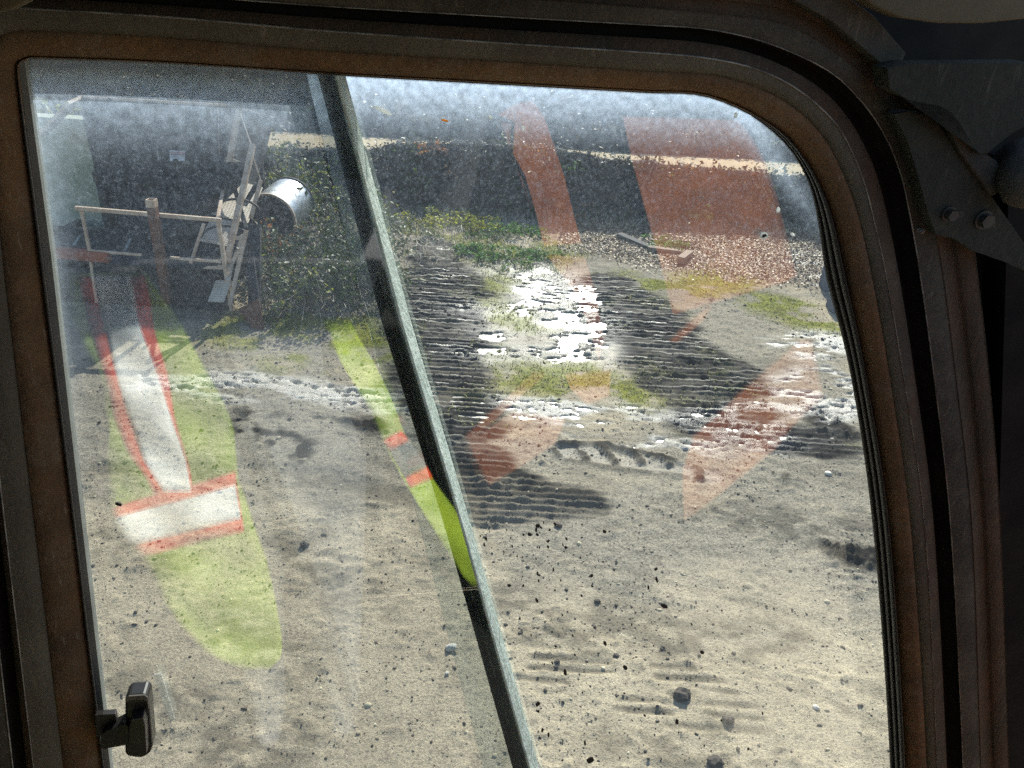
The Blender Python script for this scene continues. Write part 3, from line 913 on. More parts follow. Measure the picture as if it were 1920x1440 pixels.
# ------------------------------------------------------------------ brambles and weeds
def bramble(c, r, h, nleaf, nstem, leafsize, mk, label, group=None, name='bramble_bush', cat='bush', straw=True, second=None):
    root = empty(name, (c[0], c[1], hz(c[0], c[1])), label, cat, group)
    nleaf = int(nleaf * (2.2 if cat == 'weed' else 1.3))
    z0 = root.location.z
    bm = bmesh.new()
    tips = []
    for _ in range(nstem):
        az, L = random.uniform(0, 6.28), random.uniform(0.5, 1.0)
        d = Vector((math.cos(az), math.sin(az), 0))
        s = Vector((c[0], c[1], z0 - 0.01)) + d * r * 0.25 * random.random()
        hh = h * random.uniform(0.5, 1.15)
        pts = [s, s + d * r * 0.3 * L + Vector((0, 0, hh * 0.75)), s + d * r * 0.7 * L + Vector((0, 0, hh)), s + d * r * 1.05 * L + Vector((0, 0, hh * random.uniform(0.35, 0.75)))]
        tt = [pts[0].lerp(pts[1], .5), *pts[1:]]
        bm_tube(bm, [pts[0], *tt], [0.007 * (h + .2), 0.006 * (h + .2), 0.005 * (h + .2), 0.004 * (h + .2), 0.002], 4, False)
        tips += [pts[1].lerp(pts[2], random.random()), pts[2].lerp(pts[3], random.random()), pts[3], pts[0].lerp(pts[1], random.uniform(.3, 1))]
    tag(link('stem', from_bm(bm, 'stem'), MAT['straw'], root), kind='stuff')
    T = np.array([t[:] for t in tips])
    pos = T[rng.integers(0, len(T), nleaf)] + rng.normal(0, 0.12, (nleaf, 3)) * np.array([r, r, h * 0.6])
    pos[:, 2] = np.maximum(pos[:, 2], z0 + 0.01)
    if second:
        k = int(nleaf * 0.25)
        tag(link('leaf_spray', leaf_cloud('leaf_spray', pos[:k], leafsize, None, 0.6), MAT[second], root), kind='stuff')
        pos = pos[k:]
    tag(link('leaf_spray', leaf_cloud('leaf_spray', pos, leafsize, None, 0.5), MAT[mk], root), kind='stuff')
    if straw:
        k = max(12, nstem * (3 if cat == 'weed' else 5))
        sp = np.stack([c[0] + rng.normal(0, r * 0.5, k), c[1] + rng.normal(0, r * 0.4, k), np.full(k, z0)], -1)
        tag(link('dead_stalk', blades('dead_stalk', sp, h * 0.6, 0.009, 1.3, 1.3), MAT['straw'], root), kind='stuff')
    return root


g2 = lambda x, y: G(x, y)[:2]
BUSH = 'brambles beside the hopper'
bramble(g2(560, 575), 0.55, 0.55, 900, 26, 0.075, 'leaf', 'dark bramble bush at the foot of the hopper steps', BUSH, second='leafy')
bramble(g2(640, 560), 0.60, 0.60, 950, 26, 0.075, 'leaf', 'bramble bush with pale dead stalks touching the left side of the mullion', BUSH)
bramble(g2(600, 520), 0.65, 0.70, 900, 34, 0.08, 'leaf', 'bramble tangle of silvery dead stalks just below the steel drum', BUSH)
bramble(g2(690, 545), 0.5, 0.5, 600, 22, 0.07, 'leaf', 'bramble bush partly behind the mullion', BUSH)
bramble(g2(520, 520), 0.45, 0.70, 650, 20, 0.075, 'leaf', 'bramble with orange tinged leaves between steps and drum', BUSH, second='leafo')
bramble(g2(610, 440), 0.75, 0.75, 900, 26, 0.09, 'leaf', 'bramble bush right behind the steel drum', BUSH, second='leafy')
bramble(g2(700, 470), 0.7, 0.55, 700, 30, 0.08, 'leaf', 'low bramble with dry stalks under the bank left of the mullion', BUSH)
bramble(g2(560, 400), 0.7, 0.95, 800, 22, 0.09, 'leaf', 'tall bramble under the bank behind the steel drum', BUSH, second='leafy')
bramble((-4.75, 14.6), 0.9, 0.85, 700, 20, 0.1, 'leafy', 'yellowing bush on the bank top behind the hopper', BUSH)
bramble((-8.6, 14.2), 1.2, 1.5, 900, 24, 0.12, 'leafy', 'yellow leaved bush at the top left behind the concrete wall', BUSH)
WEED = 'weeds on the rough ground'
for k, (x, y, r, h, mk, lab) in enumerate([
        (800, 425, .55, .26, 'leafy', 'yellow green weed patch right beside the mullion under the bank'),
        (850, 428, .55, .30, 'leafy', 'largest yellow green weed clump under the bank'),
        (897, 432, .45, .22, 'leafy', 'yellow green weed clump with russet tips under the bank'),
        (940, 445, .40, .20, 'leafg', 'green weed clump right of the yellow ones under the bank'),
        (985, 440, .35, .16, 'leafg', 'small green weed beside the red reflected stripe'),
        (900, 480, .35, .15, 'leafg', 'low bright green weed above the left track'),
        (960, 490, .38, .14, 'leafg', 'bright green weed above the puddle'),
        (1010, 482, .30, .13, 'leafg', 'small bright green weed at the head of the puddle'),
        (880, 470, .25, .12, 'leafg', 'tiny green weed between the yellow clumps and the track'),
        (1060, 405, .42, .30, 'leafo', 'russet dry weed at the foot of the bank'),
        (1312, 415, .30, .30, 'leafy', 'yellow weed standing on the leaf litter under the bank'),
        (1385, 408, .28, .22, 'leafo', 'thin dry russet weed rightmost under the bank'),
        (1190, 408, .45, .25, 'ivy', 'dark grey leafy weed at the bank foot left of the planks'),
        (1240, 460, .35, .10, 'leafg', 'low green weed beside the planks')]):
    bramble(g2(x, y), r, h, 160, 9, 0.06, mk, lab, WEED, 'weed_plant', 'weed', straw=(k % 3 == 0))
# weeds growing on the bank itself
for px_, py_, mk, lab, YY in ((805, 278, 'leafo', 'orange leaved weed near the crest of the bank', 14.35), (1070, 312, 'leafg', 'small green weed high on the dark bank', 14.3)):
    q = P(px_, py_ + 12, YY)
    root = bramble((q[0], q[1]), 0.3, 0.22, 70 if mk == 'leafo' else 25, 7, 0.07, mk, lab, 'weeds on the bank', 'weed_plant', 'weed', straw=False)
    root.location.z = q[2]
    # children were built at ground height: lift them with their root
    for ch in root.children:
        ch.matrix_parent_inverse = Matrix.Translation((-q[0], -q[1], -hz(q[0], q[1])))

# ------------------------------------------------------------------ steel drum
dc = np.array([-3.62, 11.3, 0.0])
drum = empty('steel_drum', (dc[0], dc[1], 0), 'shiny galvanised steel drum lying in the brambles with its open end towards us', 'drum')
bm = bmesh.new()
ax = Vector((0.13, 1.0, 0.09)).normalized()
q = ax.to_track_quat('Z', 'Y')
o0 = Vector((dc[0], dc[1], 0.47))
RD, LD, nseg = 0.36, 0.74, 44


def lathe(prof, mat, name, parent):
    bm = bmesh.new()
    rings = [[bm.verts.new(o0 + q @ Vector((math.cos(2 * math.pi * k / nseg) * r_, math.sin(2 * math.pi * k / nseg) * r_, z_))) for k in range(nseg)] for r_, z_ in prof]
    for A, B in zip(rings, rings[1:]):
        for k in range(nseg):
            bm.faces.new((A[k], A[(k + 1) % nseg], B[(k + 1) % nseg], B[k]))
    return link(name, from_bm(bm, name), mat, parent, smooth=True)


lathe([(RD, 0.01), (RD - .003, .2), (RD + .002, .23), (RD - .003, .26), (RD - .002, .5), (RD, LD)], MAT['drum'], 'drum_shell', drum)
lathe([(RD - .012, -.008), (RD + .014, -.012), (RD + .016, .02), (RD - .004, .024)], MAT['rail'], 'drum_rim', drum)
lathe([(RD - .004, LD - .02), (RD + .016, LD - .01), (RD + .014, LD + .02), (RD - .02, LD + .02)], MAT['steel2'], 'drum_rim', drum)
lathe([(RD - .012, 0.0), (RD - .02, .05), (RD - .03, .12), (0.0005, .125)], MAT['drumin'], 'drum_end', drum)
lathe([(0.0005, LD), (RD - 0.01, LD)], MAT['drumin'], 'drum_end', drum)
lathe([(0.001, .09), (0.05, .09), (0.055, .10), (0.055, .124)], MAT['steel2'], 'hub', drum)

# ------------------------------------------------------------------ feed hopper plant
plant = empty('feed_hopper', (-4.8, 10.2, 0), 'dark steel feed hopper with sign, railed platform and perforated steps', 'hopper')


def quadplate(name, corners, thick, mat, parent):
    bm = bmesh.new()
    vs_ = [bm.verts.new(c) for c in corners]
    f = bm.faces.new(vs_)
    bm.normal_update()
    n = f.normal.copy()
    bs = [bm.verts.new(v_.co - n * thick) for v_ in vs_]
    bm.faces.new(bs[::-1])
    for i in range(len(vs_)):
        j = (i + 1) % len(vs_)
        bm.faces.new((vs_[i], vs_[j], bs[j], bs[i]))
    return link(name, from_bm(bm, name), mat, parent)


def beams(name, lst, mat, parent, bev=0.004):
    out = []
    for a, b, w, h in lst:
        bm = bmesh.new()
        bm_beam(bm, a, b, w, h)
        o = link(name, from_bm(bm, name), mat, parent)
        if bev: bevel(o, bev, 1)
        out.append(o)
    return out


YT = 10.6
tl, tr_ = P(145, 176, YT), P(424, 203, YT)
ztop = (tl[2] + tr_[2]) / 2
x0, x1 = tl[0], tr_[0]
T = [(x0, YT, ztop), (x1, YT, ztop), (x1, YT + 2.0, ztop - .5), (x0, YT + 2.0, ztop - .5)]
Bt = [(x0 + .12, YT - 0.10, .45), (x1 - .05, YT - 0.10, .45), (x1 - .3, YT + 1.5, .45), (x0 + .3, YT + 1.5, .45)]
for i in range(4):
    j = (i + 1) % 4
    quadplate('hopper_wall', [Bt[i], Bt[j], T[j], T[i]], 0.012, MAT['steel'], plant)
rimb = beams('hopper_rim', [(T[0], T[1], .032, .032)], MAT['rail'], plant)
beams('hopper_rim', [(T[1], T[2], .035, .035), (T[2], T[3], .035, .035), (T[3], T[0], .035, .035)], MAT['steel'], plant)
# stiffening ribs and a horizontal flange on the front wall
lerp3 = lambda a, b, t: tuple(np.array(a) * (1 - t) + np.array(b) * t)
for t in (0.22, 0.5, 0.78):
    a, b = lerp3(Bt[0], Bt[1], t), lerp3(T[0], T[1], t)
    beams('stiffener', [((a[0], a[1] - .03, a[2]), (b[0], b[1] - .03, b[2]), .05, .05)], MAT['steel2'], plant)
a, b = lerp3(Bt[0], T[0], .42), lerp3(Bt[1], T[1], .42)
beams('flange', [((a[0], a[1] - .05, a[2]), (b[0], b[1] - .05, b[2]), .09, .12)], MAT['steel2'], plant)
for cx, cyy in ((x0 + .15, YT - .1), (x1 - .1, YT - .1), (x1 - .2, YT + 1.7), (x0 + .2, YT + 1.7)):
    beams('leg', [((cx, cyy, -0.05), (cx, cyy, 1.1), .11, .11)], MAT['steel2'], plant)
# safety sign with torn lower edge
sy = YT - 0.145
sg = prism('sign', [(318, 282), (347, 283), (347, 301), (336, 302), (333, 298), (326, 297), (323, 302), (318, 302)], sy, 0.006, MAT['sign_w'], plant, cabside=False)
prism('sign_header', [(319.2, 283.6), (346, 284.4), (346, 291.5), (319.2, 291)], sy - 0.004, 0.003, MAT['sign_r'], sg, cabside=False)
prism('sign_print', [(319.2, 289.7), (329.5, 289.9), (329.5, 290.9), (319.2, 290.7)], sy - 0.008, 0.003, MAT['sign_k'], sg, cabside=False)
prism('sign_print', [(332, 290), (346, 290.3), (346, 291.3), (332, 291)], sy - 0.008, 0.003, MAT['sign_k'], sg, cabside=False)
prism('sign_print', [(319.4, 284), (322.5, 284.1), (322.5, 285.4), (319.4, 285.3)], sy - 0.008, 0.003, MAT['sign_k'], sg, cabside=False)
prism('sign_print', [(326, 285), (333, 285.3), (333, 286.3), (326, 286)], sy - 0.008, 0.003, MAT['sign_k'], sg, cabside=False)
prism('sign_print', [(320, 293.2), (345, 294), (345, 294.8), (320, 294)], sy - 0.006, 0.003, MAT['sign_k'], sg, cabside=False)
# front railing on the platform edge
Y0 = 9.0
PA = lambda x, y, Y=Y0: tuple(P(x, y, Y))
beams('rail', [(PA(141, 390), PA(415, 413), .045, .045), (PA(166, 470), PA(266, 478), .03, .03), (PA(318, 483), PA(415, 491), .03, .03)], MAT['rail'], plant)
beams('rail_post', [(PA(152, 392), PA(168, 470), .035, .035), (PA(168, 471), PA(176, 530), .035, .035), (PA(409, 413), PA(438, 605), .045, .045), (PA(176, 530), PA(188, 604), .035, .035), (PA(300, 478), PA(316, 606), .03, .03)], MAT['rail'], plant)
# square tube post with its open socket on top
pa, pb = P(285.5, 388, 8.92), P(297, 525, 8.92)
beams('post', [(pa, (pa[0], pa[1], 0.1), .10, .10)], MAT['rust'], plant, 0.008)
bm = bmesh.new()
for s_, t_ in (((-.045, 0), (.012, .1)), ((.045, 0), (.012, .1)), ((0, -.045), (.1, .012)), ((0, .045), (.1, .012))):
    bm_box(bm, (pa[0] + s_[0], pa[1] + s_[1], pa[2] + .045), (t_[0], t_[1], .09))
bevel(link('post_socket', from_bm(bm, 'post_socket'), MAT['rail'], plant), 0.004)
# platform behind the railing, its red edge beam, chassis rails and skids
quadplate('platform', [(-6.6, 9.02, .52), (-3.5, 9.02, .52), (-3.5, 10.3, .52), (-6.6, 10.3, .52)], 0.03, MAT['steel2'], plant)
beams('edge_beam', [(PA(60, 470, 9.0), PA(205, 482, 9.0), .10, .12)], MAT['redbeam'], plant)
beams('skid', [((-6.7, 9.1, .14), (-3.5, 9.1, .14), .2, .28), ((-6.7, 11.8, .14), (-3.5, 11.8, .14), .2, .28)], MAT['steel'], plant)
quadplate('side_plate', [(-6.7, 8.99, .02), (-3.62, 8.99, .02), (-3.62, 8.99, .46), (-6.7, 8.99, .46)], 0.02, MAT['steel'], plant)
for cx in (-6.2, -5.4, -4.5, -3.8):
    beams('cross_member', [((cx, 9.1, .36), (cx, 11.8, .36), .1, .14)], MAT['steel2'], plant)
# pale grip strips on the platform
beams('grip_strip', [(PA(138, 461, 9.3), PA(150, 442, 9.5), .035, .02), (PA(234, 470, 9.3), PA(245, 448, 9.5), .035, .02)], MAT['alu'], plant)
# inclined conveyor with head pulley
c0, c1 = Vector(P(300, 455, 9.7)), Vector(P(432, 318, 10.45))
dv = (c1 - c0).normalized()
sd_ = Vector((-dv.y, dv.x, 0)).normalized()
upv = sd_.cross(dv).normalized() * (1 if sd_.cross(dv).z > 0 else -1)
for s_ in (-1, 1):
    bm = bmesh.new()
    bm_beam(bm, c0 + sd_ * .26 * s_, c1 + sd_ * .26 * s_, .04, .20)
    link('conveyor_frame', from_bm(bm, 'conveyor_frame'), MAT['steel2'], plant)
bm = bmesh.new()
n_ = upv
vsx = [c0 - sd_ * .24 + n_ * .05, c0 + sd_ * .24 + n_ * .05, c1 + sd_ * .24 + n_ * .05, c1 - sd_ * .24 + n_ * .05]
link('conveyor_belt', quadplate('tmp', vsx, 0.02, None, None).data, MAT['steel'], plant)
bpy.data.objects.remove(bpy.data.objects['tmp'])
bm = bmesh.new()
bm_tube(bm, [c1 - sd_ * .25, c1 + sd_ * .25], 0.15, 20)
link('head_pulley', from_bm(bm, 'head_pulley'), MAT['steel2'], plant)
bm = bmesh.new()
bm_tube(bm, [c1 + sd_ * .29, c1 + sd_ * .32], 0.21, 24)
link('pulley_guard', from_bm(bm, 'pulley_guard'), MAT['steel'], plant)

# perforated deck and steps: each plate is a grid of bars round real holes
def perforated(name, O, U_, V_, nu, nv, parent, hole=0.6):
    """plate spanned by U_ and V_ from O with nu x nv square holes"""
    O, U_, V_ = Vector(O), Vector(U_), Vector(V_)
    bm = bmesh.new()
    e = (1 - hole) / 2
    N_ = U_.cross(V_).normalized() * 0.006
    for i in range(nu):
        for j in range(nv):
            def pt(a, b): return O + U_ * ((i + a) / nu) + V_ * ((j + b) / nv)
            o4 = [bm.verts.new(pt(a, b)) for a, b in ((0, 0), (1, 0), (1, 1), (0, 1))]
            i4 = [bm.verts.new(pt(a, b)) for a, b in ((e, e), (1 - e, e), (1 - e, 1 - e), (e, 1 - e))]
            for k in range(4):
                bm.faces.new((o4[k], o4[(k + 1) % 4], i4[(k + 1) % 4], i4[k]))
    bmesh.ops.remove_doubles(bm, verts=bm.verts, dist=1e-5)
    o = link(name, from_bm(bm, name), MAT['deck'], parent)
    m = o.modifiers.new('thick', 'SOLIDIFY')
    m.thickness = 0.008
    return o


def deck(pxs, ylist, nu, nv, nm='deck_plate', hole=0.36):
    A, B, C = (P(*pxs[0], ylist[0]), P(*pxs[1], ylist[1]), P(*pxs[2], ylist[2]))
    return perforated(nm, A, B - A, C - A, nu, nv, plant, hole)


deck([(397, 402), (465, 419), (430, 336)], (9.9, 9.9, 10.9), 12, 24)
deck([(374, 452), (425, 462), (397, 408)], (9.4, 9.4, 9.85), 11, 12)
deck([(390, 566), (420, 567), (405, 526)], (8.75, 8.75, 9.0), 10, 10, 'step_tread')
deck([(422, 525), (432, 527), (430, 487)], (8.95, 8.95, 9.2), 5, 12, 'step_tread')
# stair stringers and handrails
beams('handrail', [(P(447, 208, 10.6), P(430, 304, 10.3), .06, .06), (P(474, 272, 10.2), P(425, 493, 9.05), .065, .06)], MAT['rail'], plant)
beams('brace', [(P(450, 212, 10.6), P(472, 275, 10.2), .014, .014), (P(474, 293, 10.2), P(489, 338, 10.1), .014, .014), (P(409, 201, 10.55), P(411, 288, 10.55), .01, .01)], MAT['rail'], plant)
beams('stringer', [(P(489, 338, 10.1), P(470, 410, 9.8), .05, .03), (P(462, 432, 9.3), P(431, 572, 8.8), .05, .03), (P(420, 345, 10.3), P(408, 412, 9.2), .04, .03), (P(382, 420, 9.3), P(357, 495, 9.0), .035, .03)], MAT['rail'], plant)
beams('dark_support', [(P(432, 326, 10.5), P(462, 430, 9.7), .05, .05), (P(482, 345, 10.3), P(458, 385, 10.0), .06, .04), (P(478, 425, 9.6), P(478, 600, 8.75), .14, .14)], MAT['steel'], plant)
for (cx, cy_, Y_, r_) in ((445, 400, 9.75, 0.30), (425, 452, 9.45, 0.32)):
    cc = Vector(P(cx, cy_, Y_))
    bm = bmesh.new()
    bm_tube(bm, [cc + Vector((math.cos(t) * r_, math.sin(t) * 0.05, math.sin(t) * r_ * 0.55)) for t in np.linspace(0.1, 3.0, 14)], 0.016, 6)
    link('hoop_shadow', from_bm(bm, 'hoop_shadow'), MAT['steel'], plant)  # dark arcs modelled where hoops cast their shadows on the plates
quadplate('gusset', [P(446, 580, 8.7), P(498, 650, 8.35), P(492, 596, 8.6), P(484, 560, 8.7)], 0.015, MAT['rust'], plant)
quadplate('chute_side', [P(470, 430, 9.5), P(498, 640, 8.4), P(478, 610, 8.7), P(455, 470, 9.3)], 0.015, MAT['steel'], plant)

# concrete wall at far left with its timber capping
cw = empty('concrete_wall', (-6.7, 10.9, 0), 'mossy grey concrete wall left of the hopper', 'wall')
A, B = P(40, 262, 10.9), P(168, 232, 10.9)
quadplate('wall_slab', [(A[0] - 1.2, 10.9, -.05), (B[0], 10.9, -.05), (B[0], 10.9, B[2] + .05), (A[0] - 1.2, 10.9, B[2] + .05)], 0.25, MAT['concrete'], cw)
ba, bb = P(60, 259, 10.3), P(126, 190, 10.3)
lb = quadplate('timber_bar', [ba, bb, bb + np.array([.03, .30, .03]), ba + np.array([.03, .30, .03])], 0.04, MAT['rail'], None)
tag(lb, 'pale sunlit timber bar leaning on the concrete wall at top left', 'bar')

# ------------------------------------------------------------------ excavator cab
cab = empty('excavator_cab', (0, 0.62, 2.25), 'dark excavator cab window surround with brown inner frame and dusty sliding panes', 'cab')


def catmull(pts, n):
    pts = [np.array(p, float) for p in pts]
    if len(pts) == 2:
        return [pts[0] + (pts[1] - pts[0]) * t for t in np.linspace(0, 1, n)]
    ext = [2 * pts[0] - pts[1]] + pts + [2 * pts[-1] - pts[-2]]
    dense = []
    for i in range(1, len(ext) - 2):
        p0, p1, p2, p3 = ext[i - 1:i + 3]
        for t in np.linspace(0, 1, 14, endpoint=False):
            dense.append(0.5 * ((2 * p1) + (-p0 + p2) * t + (2 * p0 - 5 * p1 + 4 * p2 - p3) * t * t + (-p0 + 3 * p1 - 3 * p2 + p3) * t ** 3))
    dense.append(pts[-1])
    D = np.array(dense)
    s = np.concatenate([[0], np.cumsum(np.hypot(*np.diff(D, axis=0).T))])
    q_ = np.linspace(0, s[-1], n)
    return list(np.stack([np.interp(q_, s, D[:, 0]), np.interp(q_, s, D[:, 1])], -1))


def ring(left, corner, top, right, Y):
    """left edge upward, small corner, top edge, large corner with right edge: a chain of 3-D points"""
    px_ = catmull(left, 16) + catmull(corner, 10)[1:] + catmull(top, 26)[1:] + catmull(right, 64)[1:]
    return [W(x, y, Y) for x, y in px_]


R0 = ring([(242, 1700), (208, 1440), (147, 915), (97, 480), (50, 190)], [(50, 190), (42, 140), (44, 118), (62, 112)],
          [(62, 112), (300, 121), (600, 140), (900, 157), (1220, 175)],
          [(1220, 175), (1311, 179), (1384, 204), (1431, 233), (1475, 273), (1504, 317), (1523, 365), (1537, 437), (1550, 525), (1594, 700), (1636, 985), (1667, 1400), (1672, 1700)], 0.655)
R1 = ring([(224, 1700), (190, 1440), (127, 915), (71, 480), (36, 190)], [(36, 190), (31, 140), (32, 118), (56, 106)],
          [(56, 106), (300, 115), (600, 135), (900, 152), (1220, 170)],
          [(1220, 170), (1311, 174), (1384, 198), (1439, 228), (1476, 255), (1512, 299), (1541, 350), (1563, 408), (1579, 474), (1590, 525), (1626, 700), (1670, 985), (1698, 1400), (1704, 1700)], 0.614)
R2 = ring([(150, 1700), (118, 1440), (55, 915), (4, 480), (-24, 190)], [(-24, 190), (-26, 100), (0, 64), (45, 53)],
          [(45, 53), (300, 66), (600, 91), (950, 113), (1220, 131)],
          [(1220, 131), (1329, 137), (1402, 155), (1457, 179), (1512, 219), (1548, 262), (1577, 317), (1603, 383), (1621, 452), (1636, 525), (1667, 700), (1707, 985), (1736, 1400), (1742, 1700)], 0.600)
R3 = ring([(98, 1700), (66, 1440), (5, 915), (-45, 480), (-75, 190)], [(-75, 190), (-66, 70), (-35, 20), (30, 16)],
          [(30, 16), (300, 32), (600, 58), (900, 79), (1220, 100)],
          [(1220, 100), (1311, 108), (1402, 126), (1475, 157), (1537, 204), (1579, 255), (1617, 343), (1639, 430), (1657, 510), (1690, 700), (1731, 985), (1753, 1400), (1760, 1700)], 0.594)
R4 = ring([(58, 1700), (26, 1440), (-35, 915), (-85, 480), (-115, 190)], [(-115, 190), (-106, 30), (-75, -20), (10, -26)],
          [(10, -26), (300, -10), (600, 12), (900, 30), (1220, 48)],
          [(1220, 48), (1329, 56), (1439, 82), (1548, 131), (1606, 182), (1650, 241), (1683, 313), (1701, 386), (1723, 510), (1749, 700), (1781, 985), (1803, 1400), (1812, 1700)], 0.590)
R5 = ring([(20, 1700), (-12, 1440), (-73, 915), (-125, 480), (-155, 190)], [(-155, 190), (-150, 0), (-110, -56), (0, -62)],
          [(0, -62), (300, -46), (600, -24), (900, -6), (1220, 16)],
          [(1220, 16), (1402, 34), (1475, 48), (1548, 88), (1621, 146), (1672, 211), (1715, 300), (1742, 386), (1767, 525), (1789, 700), (1820, 985), (1836, 1400), (1846, 1700)], 0.588)
R6 = ring([(-30, 1700), (-62, 1440), (-123, 915), (-175, 480), (-205, 190)], [(-205, 190), (-200, -40), (-160, -106), (0, -112)],
          [(0, -112), (300, -96), (600, -74), (900, -56), (1220, -34)],
          [(1220, -34), (1420, -20), (1540, 10), (1640, 80), (1710, 150), (1760, 220), (1795, 300), (1815, 400), (1832, 525), (1852, 700), (1874, 985), (1889, 1400), (1900, 1700)], 0.592)


def shift(R, d, k):
    """push a ring outward by d metres in the window plane and k metres along Y"""
    A = np.array(R)
    t = np.gradient(A, axis=0)
    nrm = np.cross(WALL_N, t)
    nrm = -nrm if nrm[20] @ np.array([-1.0, 0, 0]) < -1e9 else nrm
    nrm /= np.linalg.norm(nrm, axis=1)[:, None] + 1e-9
    A = A + nrm * d
    A = A + WALL_N * k
    return [a for a in A]


def loft(name, rings, mat, smooth=False):
    A = np.array(rings)
    m_, n_ = A.shape[:2]
    ii = np.arange(m_ * n_).reshape(m_, n_)
    me = mesh_np(name, A.reshape(-1, 3), np.stack([ii[:-1, :-1], ii[1:, :-1], ii[1:, 1:], ii[:-1, 1:]], -1).reshape(-1, 4))
    return link(name, me, mat, cab, smooth)


mid = lambda A, B, t: [a * (1 - t) + b * t for a, b in zip(A, B)]
rib = []
for t, k in ((0, 0.012), (0, 0), (.18, -.004), (.30, .010), (.36, -.012), (.52, -.016), (.60, .000), (.66, -.024), (.86, -.028), (1.0, .002)):
    q_ = [np.array(v_) for v_ in mid(R0, R1, t)]
    base = 0.655 + (0.614 - 0.655) * t
    eye_ = np.array([0, 0, EYE])
    rib.append([eye_ + (a - eye_) * ((base + k * 0.5 + 0.004) / (a @ WALL_N)) for a in q_])
loft('window_seal', rib, MAT['rubber'])
loft('inner_frame', [shift(R1, 0, .006), shift(R1, 0, .003), shift(R1, .0012, 0), shift(mid(R1, R2, .12), 0, -.004), shift(mid(R1, R2, .5), 0, -.006), shift(mid(R1, R2, .9), 0, -.004), shift(R2, -.0004, 0), shift(R2, 0, .010)], MAT['brown'], True)
loft('trim_strip', [shift(R2, .0006, .008), shift(R2, .001, -.002), shift(mid(R2, R3, .5), 0, -.004), shift(R3, -.0011, -.002)], MAT['grey'], True)
loft('worn_highlight', [shift(R3, -.0011, -.0022), shift(R3, -.0004, -.0036), shift(R3, 0, -.0022)], MAT['edge'])  # pale strip draws the edge highlight along with bare-metal wear
loft('channel', [shift(R3, 0, -.002), shift(mid(R3, R4, .35), 0, .002), shift(mid(R3, R4, .52), 0, .006)], MAT['oxide'], True)
loft('channel_groove', [shift(mid(R3, R4, .52), 0, .006), shift(mid(R3, R4, .6), 0, .022), shift(mid(R3, R4, .9), 0, .020), shift(R4, -.0010, 0)], MAT['groove'])
loft('worn_highlight', [shift(R4, -.0010, -.0002), shift(R4, -.0004, -.002), shift(R4, 0, -.0004)], MAT['edge'])
loft('outer_trim', [shift(R4, 0, -.0003), shift(mid(R4, R5, .5), 0, -.003), shift(R5, -.0008, -.001)], MAT['darkgrey'], True)
loft('worn_highlight', [shift(R5, -.0008, -.001), shift(R5, -.0004, -.0022), shift(R5, 0, -.001)], MAT['oxide'])
loft('pillar_face', [shift(R5, 0, -.0009), shift(mid(R5, R6, .5), 0, .003), shift(mid(R5, R6, .52), 0, -.001), shift(R6, -.0009, -.001)], MAT['oxide'], True)
loft('worn_highlight', [shift(R6, -.0009, -.001), shift(R6, -.0003, -.002), shift(R6, 0, .002)], MAT['grey'])
prism('pillar_panel', [(1893, 300), (2010, 300), (2010, 1700), (1902, 1700), (1888, 1400), (1873, 985), (1880, 700)], .606, .03, MAT['groove'], cab)
# dark wall beyond the outer trim, up to the header and out past the picture
UC = 0.64 * math.tan(YAW)
far = []
for a in R6:
    u_ = float(a @ WALL_T) - UC
    un = UC + (-0.85 if u_ < -0.3 and a[2] < 3.9 else (float(np.interp(a[2], [2.9, 3.95], [0.70, 0.47])) if a[2] < 3.86 else float(np.clip(u_ * 1.9, -0.85, 0.47))))
    far.append(WALL_T * un + WALL_N * 0.640 + np.array((0, 0, 4.035 if a[2] > 3.86 else a[2])))
loft('cab_wall', [shift(R6, 0, .002), shift(R6, .004, .045), far], MAT['groove'])

# panes: 5 mm slabs
def slab(name, pts_px, Y_, mat, th=0.005):
    return prism(name, pts_px, Y_, th, mat, cab)


slab('fixed_pane', [(560, 80), (1330, 120), (1470, 180), (1560, 280), (1610, 440), (1690, 900), (1740, 1400), (1760, 1720), (985, 1720), (868, 1300), (700, 650)], 0.664, MAT['glass_r'])
slab('sliding_pane', [(-8, 88), (622, 118), (760, 606), (875, 985), (1003, 1440), (1085, 1720), (210, 1720), (150, 1200), (60, 480)], 0.633, MAT['glass_l'])
# mullion: olive channel with a raised bead, and the pale edge of the sliding pane
prism('mullion', [(582, 90), (626, 90), (757, 606), (872, 985), (996, 1440), (1078, 1720), (1040, 1720), (965, 1440), (833, 985), (716, 606)], 0.641, 0.020, MAT['olive'], cab, 0.002)
prism('mullion_bead', [(601, 90), (604, 90), (735, 606), (851, 985), (978, 1440), (1058, 1720), (1054, 1720), (975, 1440), (848, 985), (732, 606)], 0.6395, 0.003, MAT['edge'], cab)
fl_a = [(633, 141), (755, 606), (868, 985), (994, 1440), (1076, 1720)]
fl_b = [(648, 141), (772, 606), (884, 985), (1012, 1440), (1096, 1720)]
A_ = [W(x, y, .603) for x, y in fl_a]
B_ = [W(x, y, .632) for x, y in fl_b]
bm = bmesh.new()
vA, vB = [bm.verts.new(v_) for v_ in A_], [bm.verts.new(v_) for v_ in B_]
vC, vD = [bm.verts.new(v_ - WALL_T * .0025) for v_ in A_], [bm.verts.new(v_ - WALL_T * .004) for v_ in B_]
for k in range(4):
    for q1, q2 in ((vA, vB), (vB, vD), (vD, vC), (vC, vA)):
        bm.faces.new((q1[k], q1[k + 1], q2[k + 1], q2[k]))
for e_ in (0, 4):
    bm.faces.new((vA[e_], vB[e_], vD[e_], vC[e_]))
bevel(link('pane_edge_strip', from_bm(bm, 'pane_edge_strip'), MAT['pale'], cab), 0.0008)
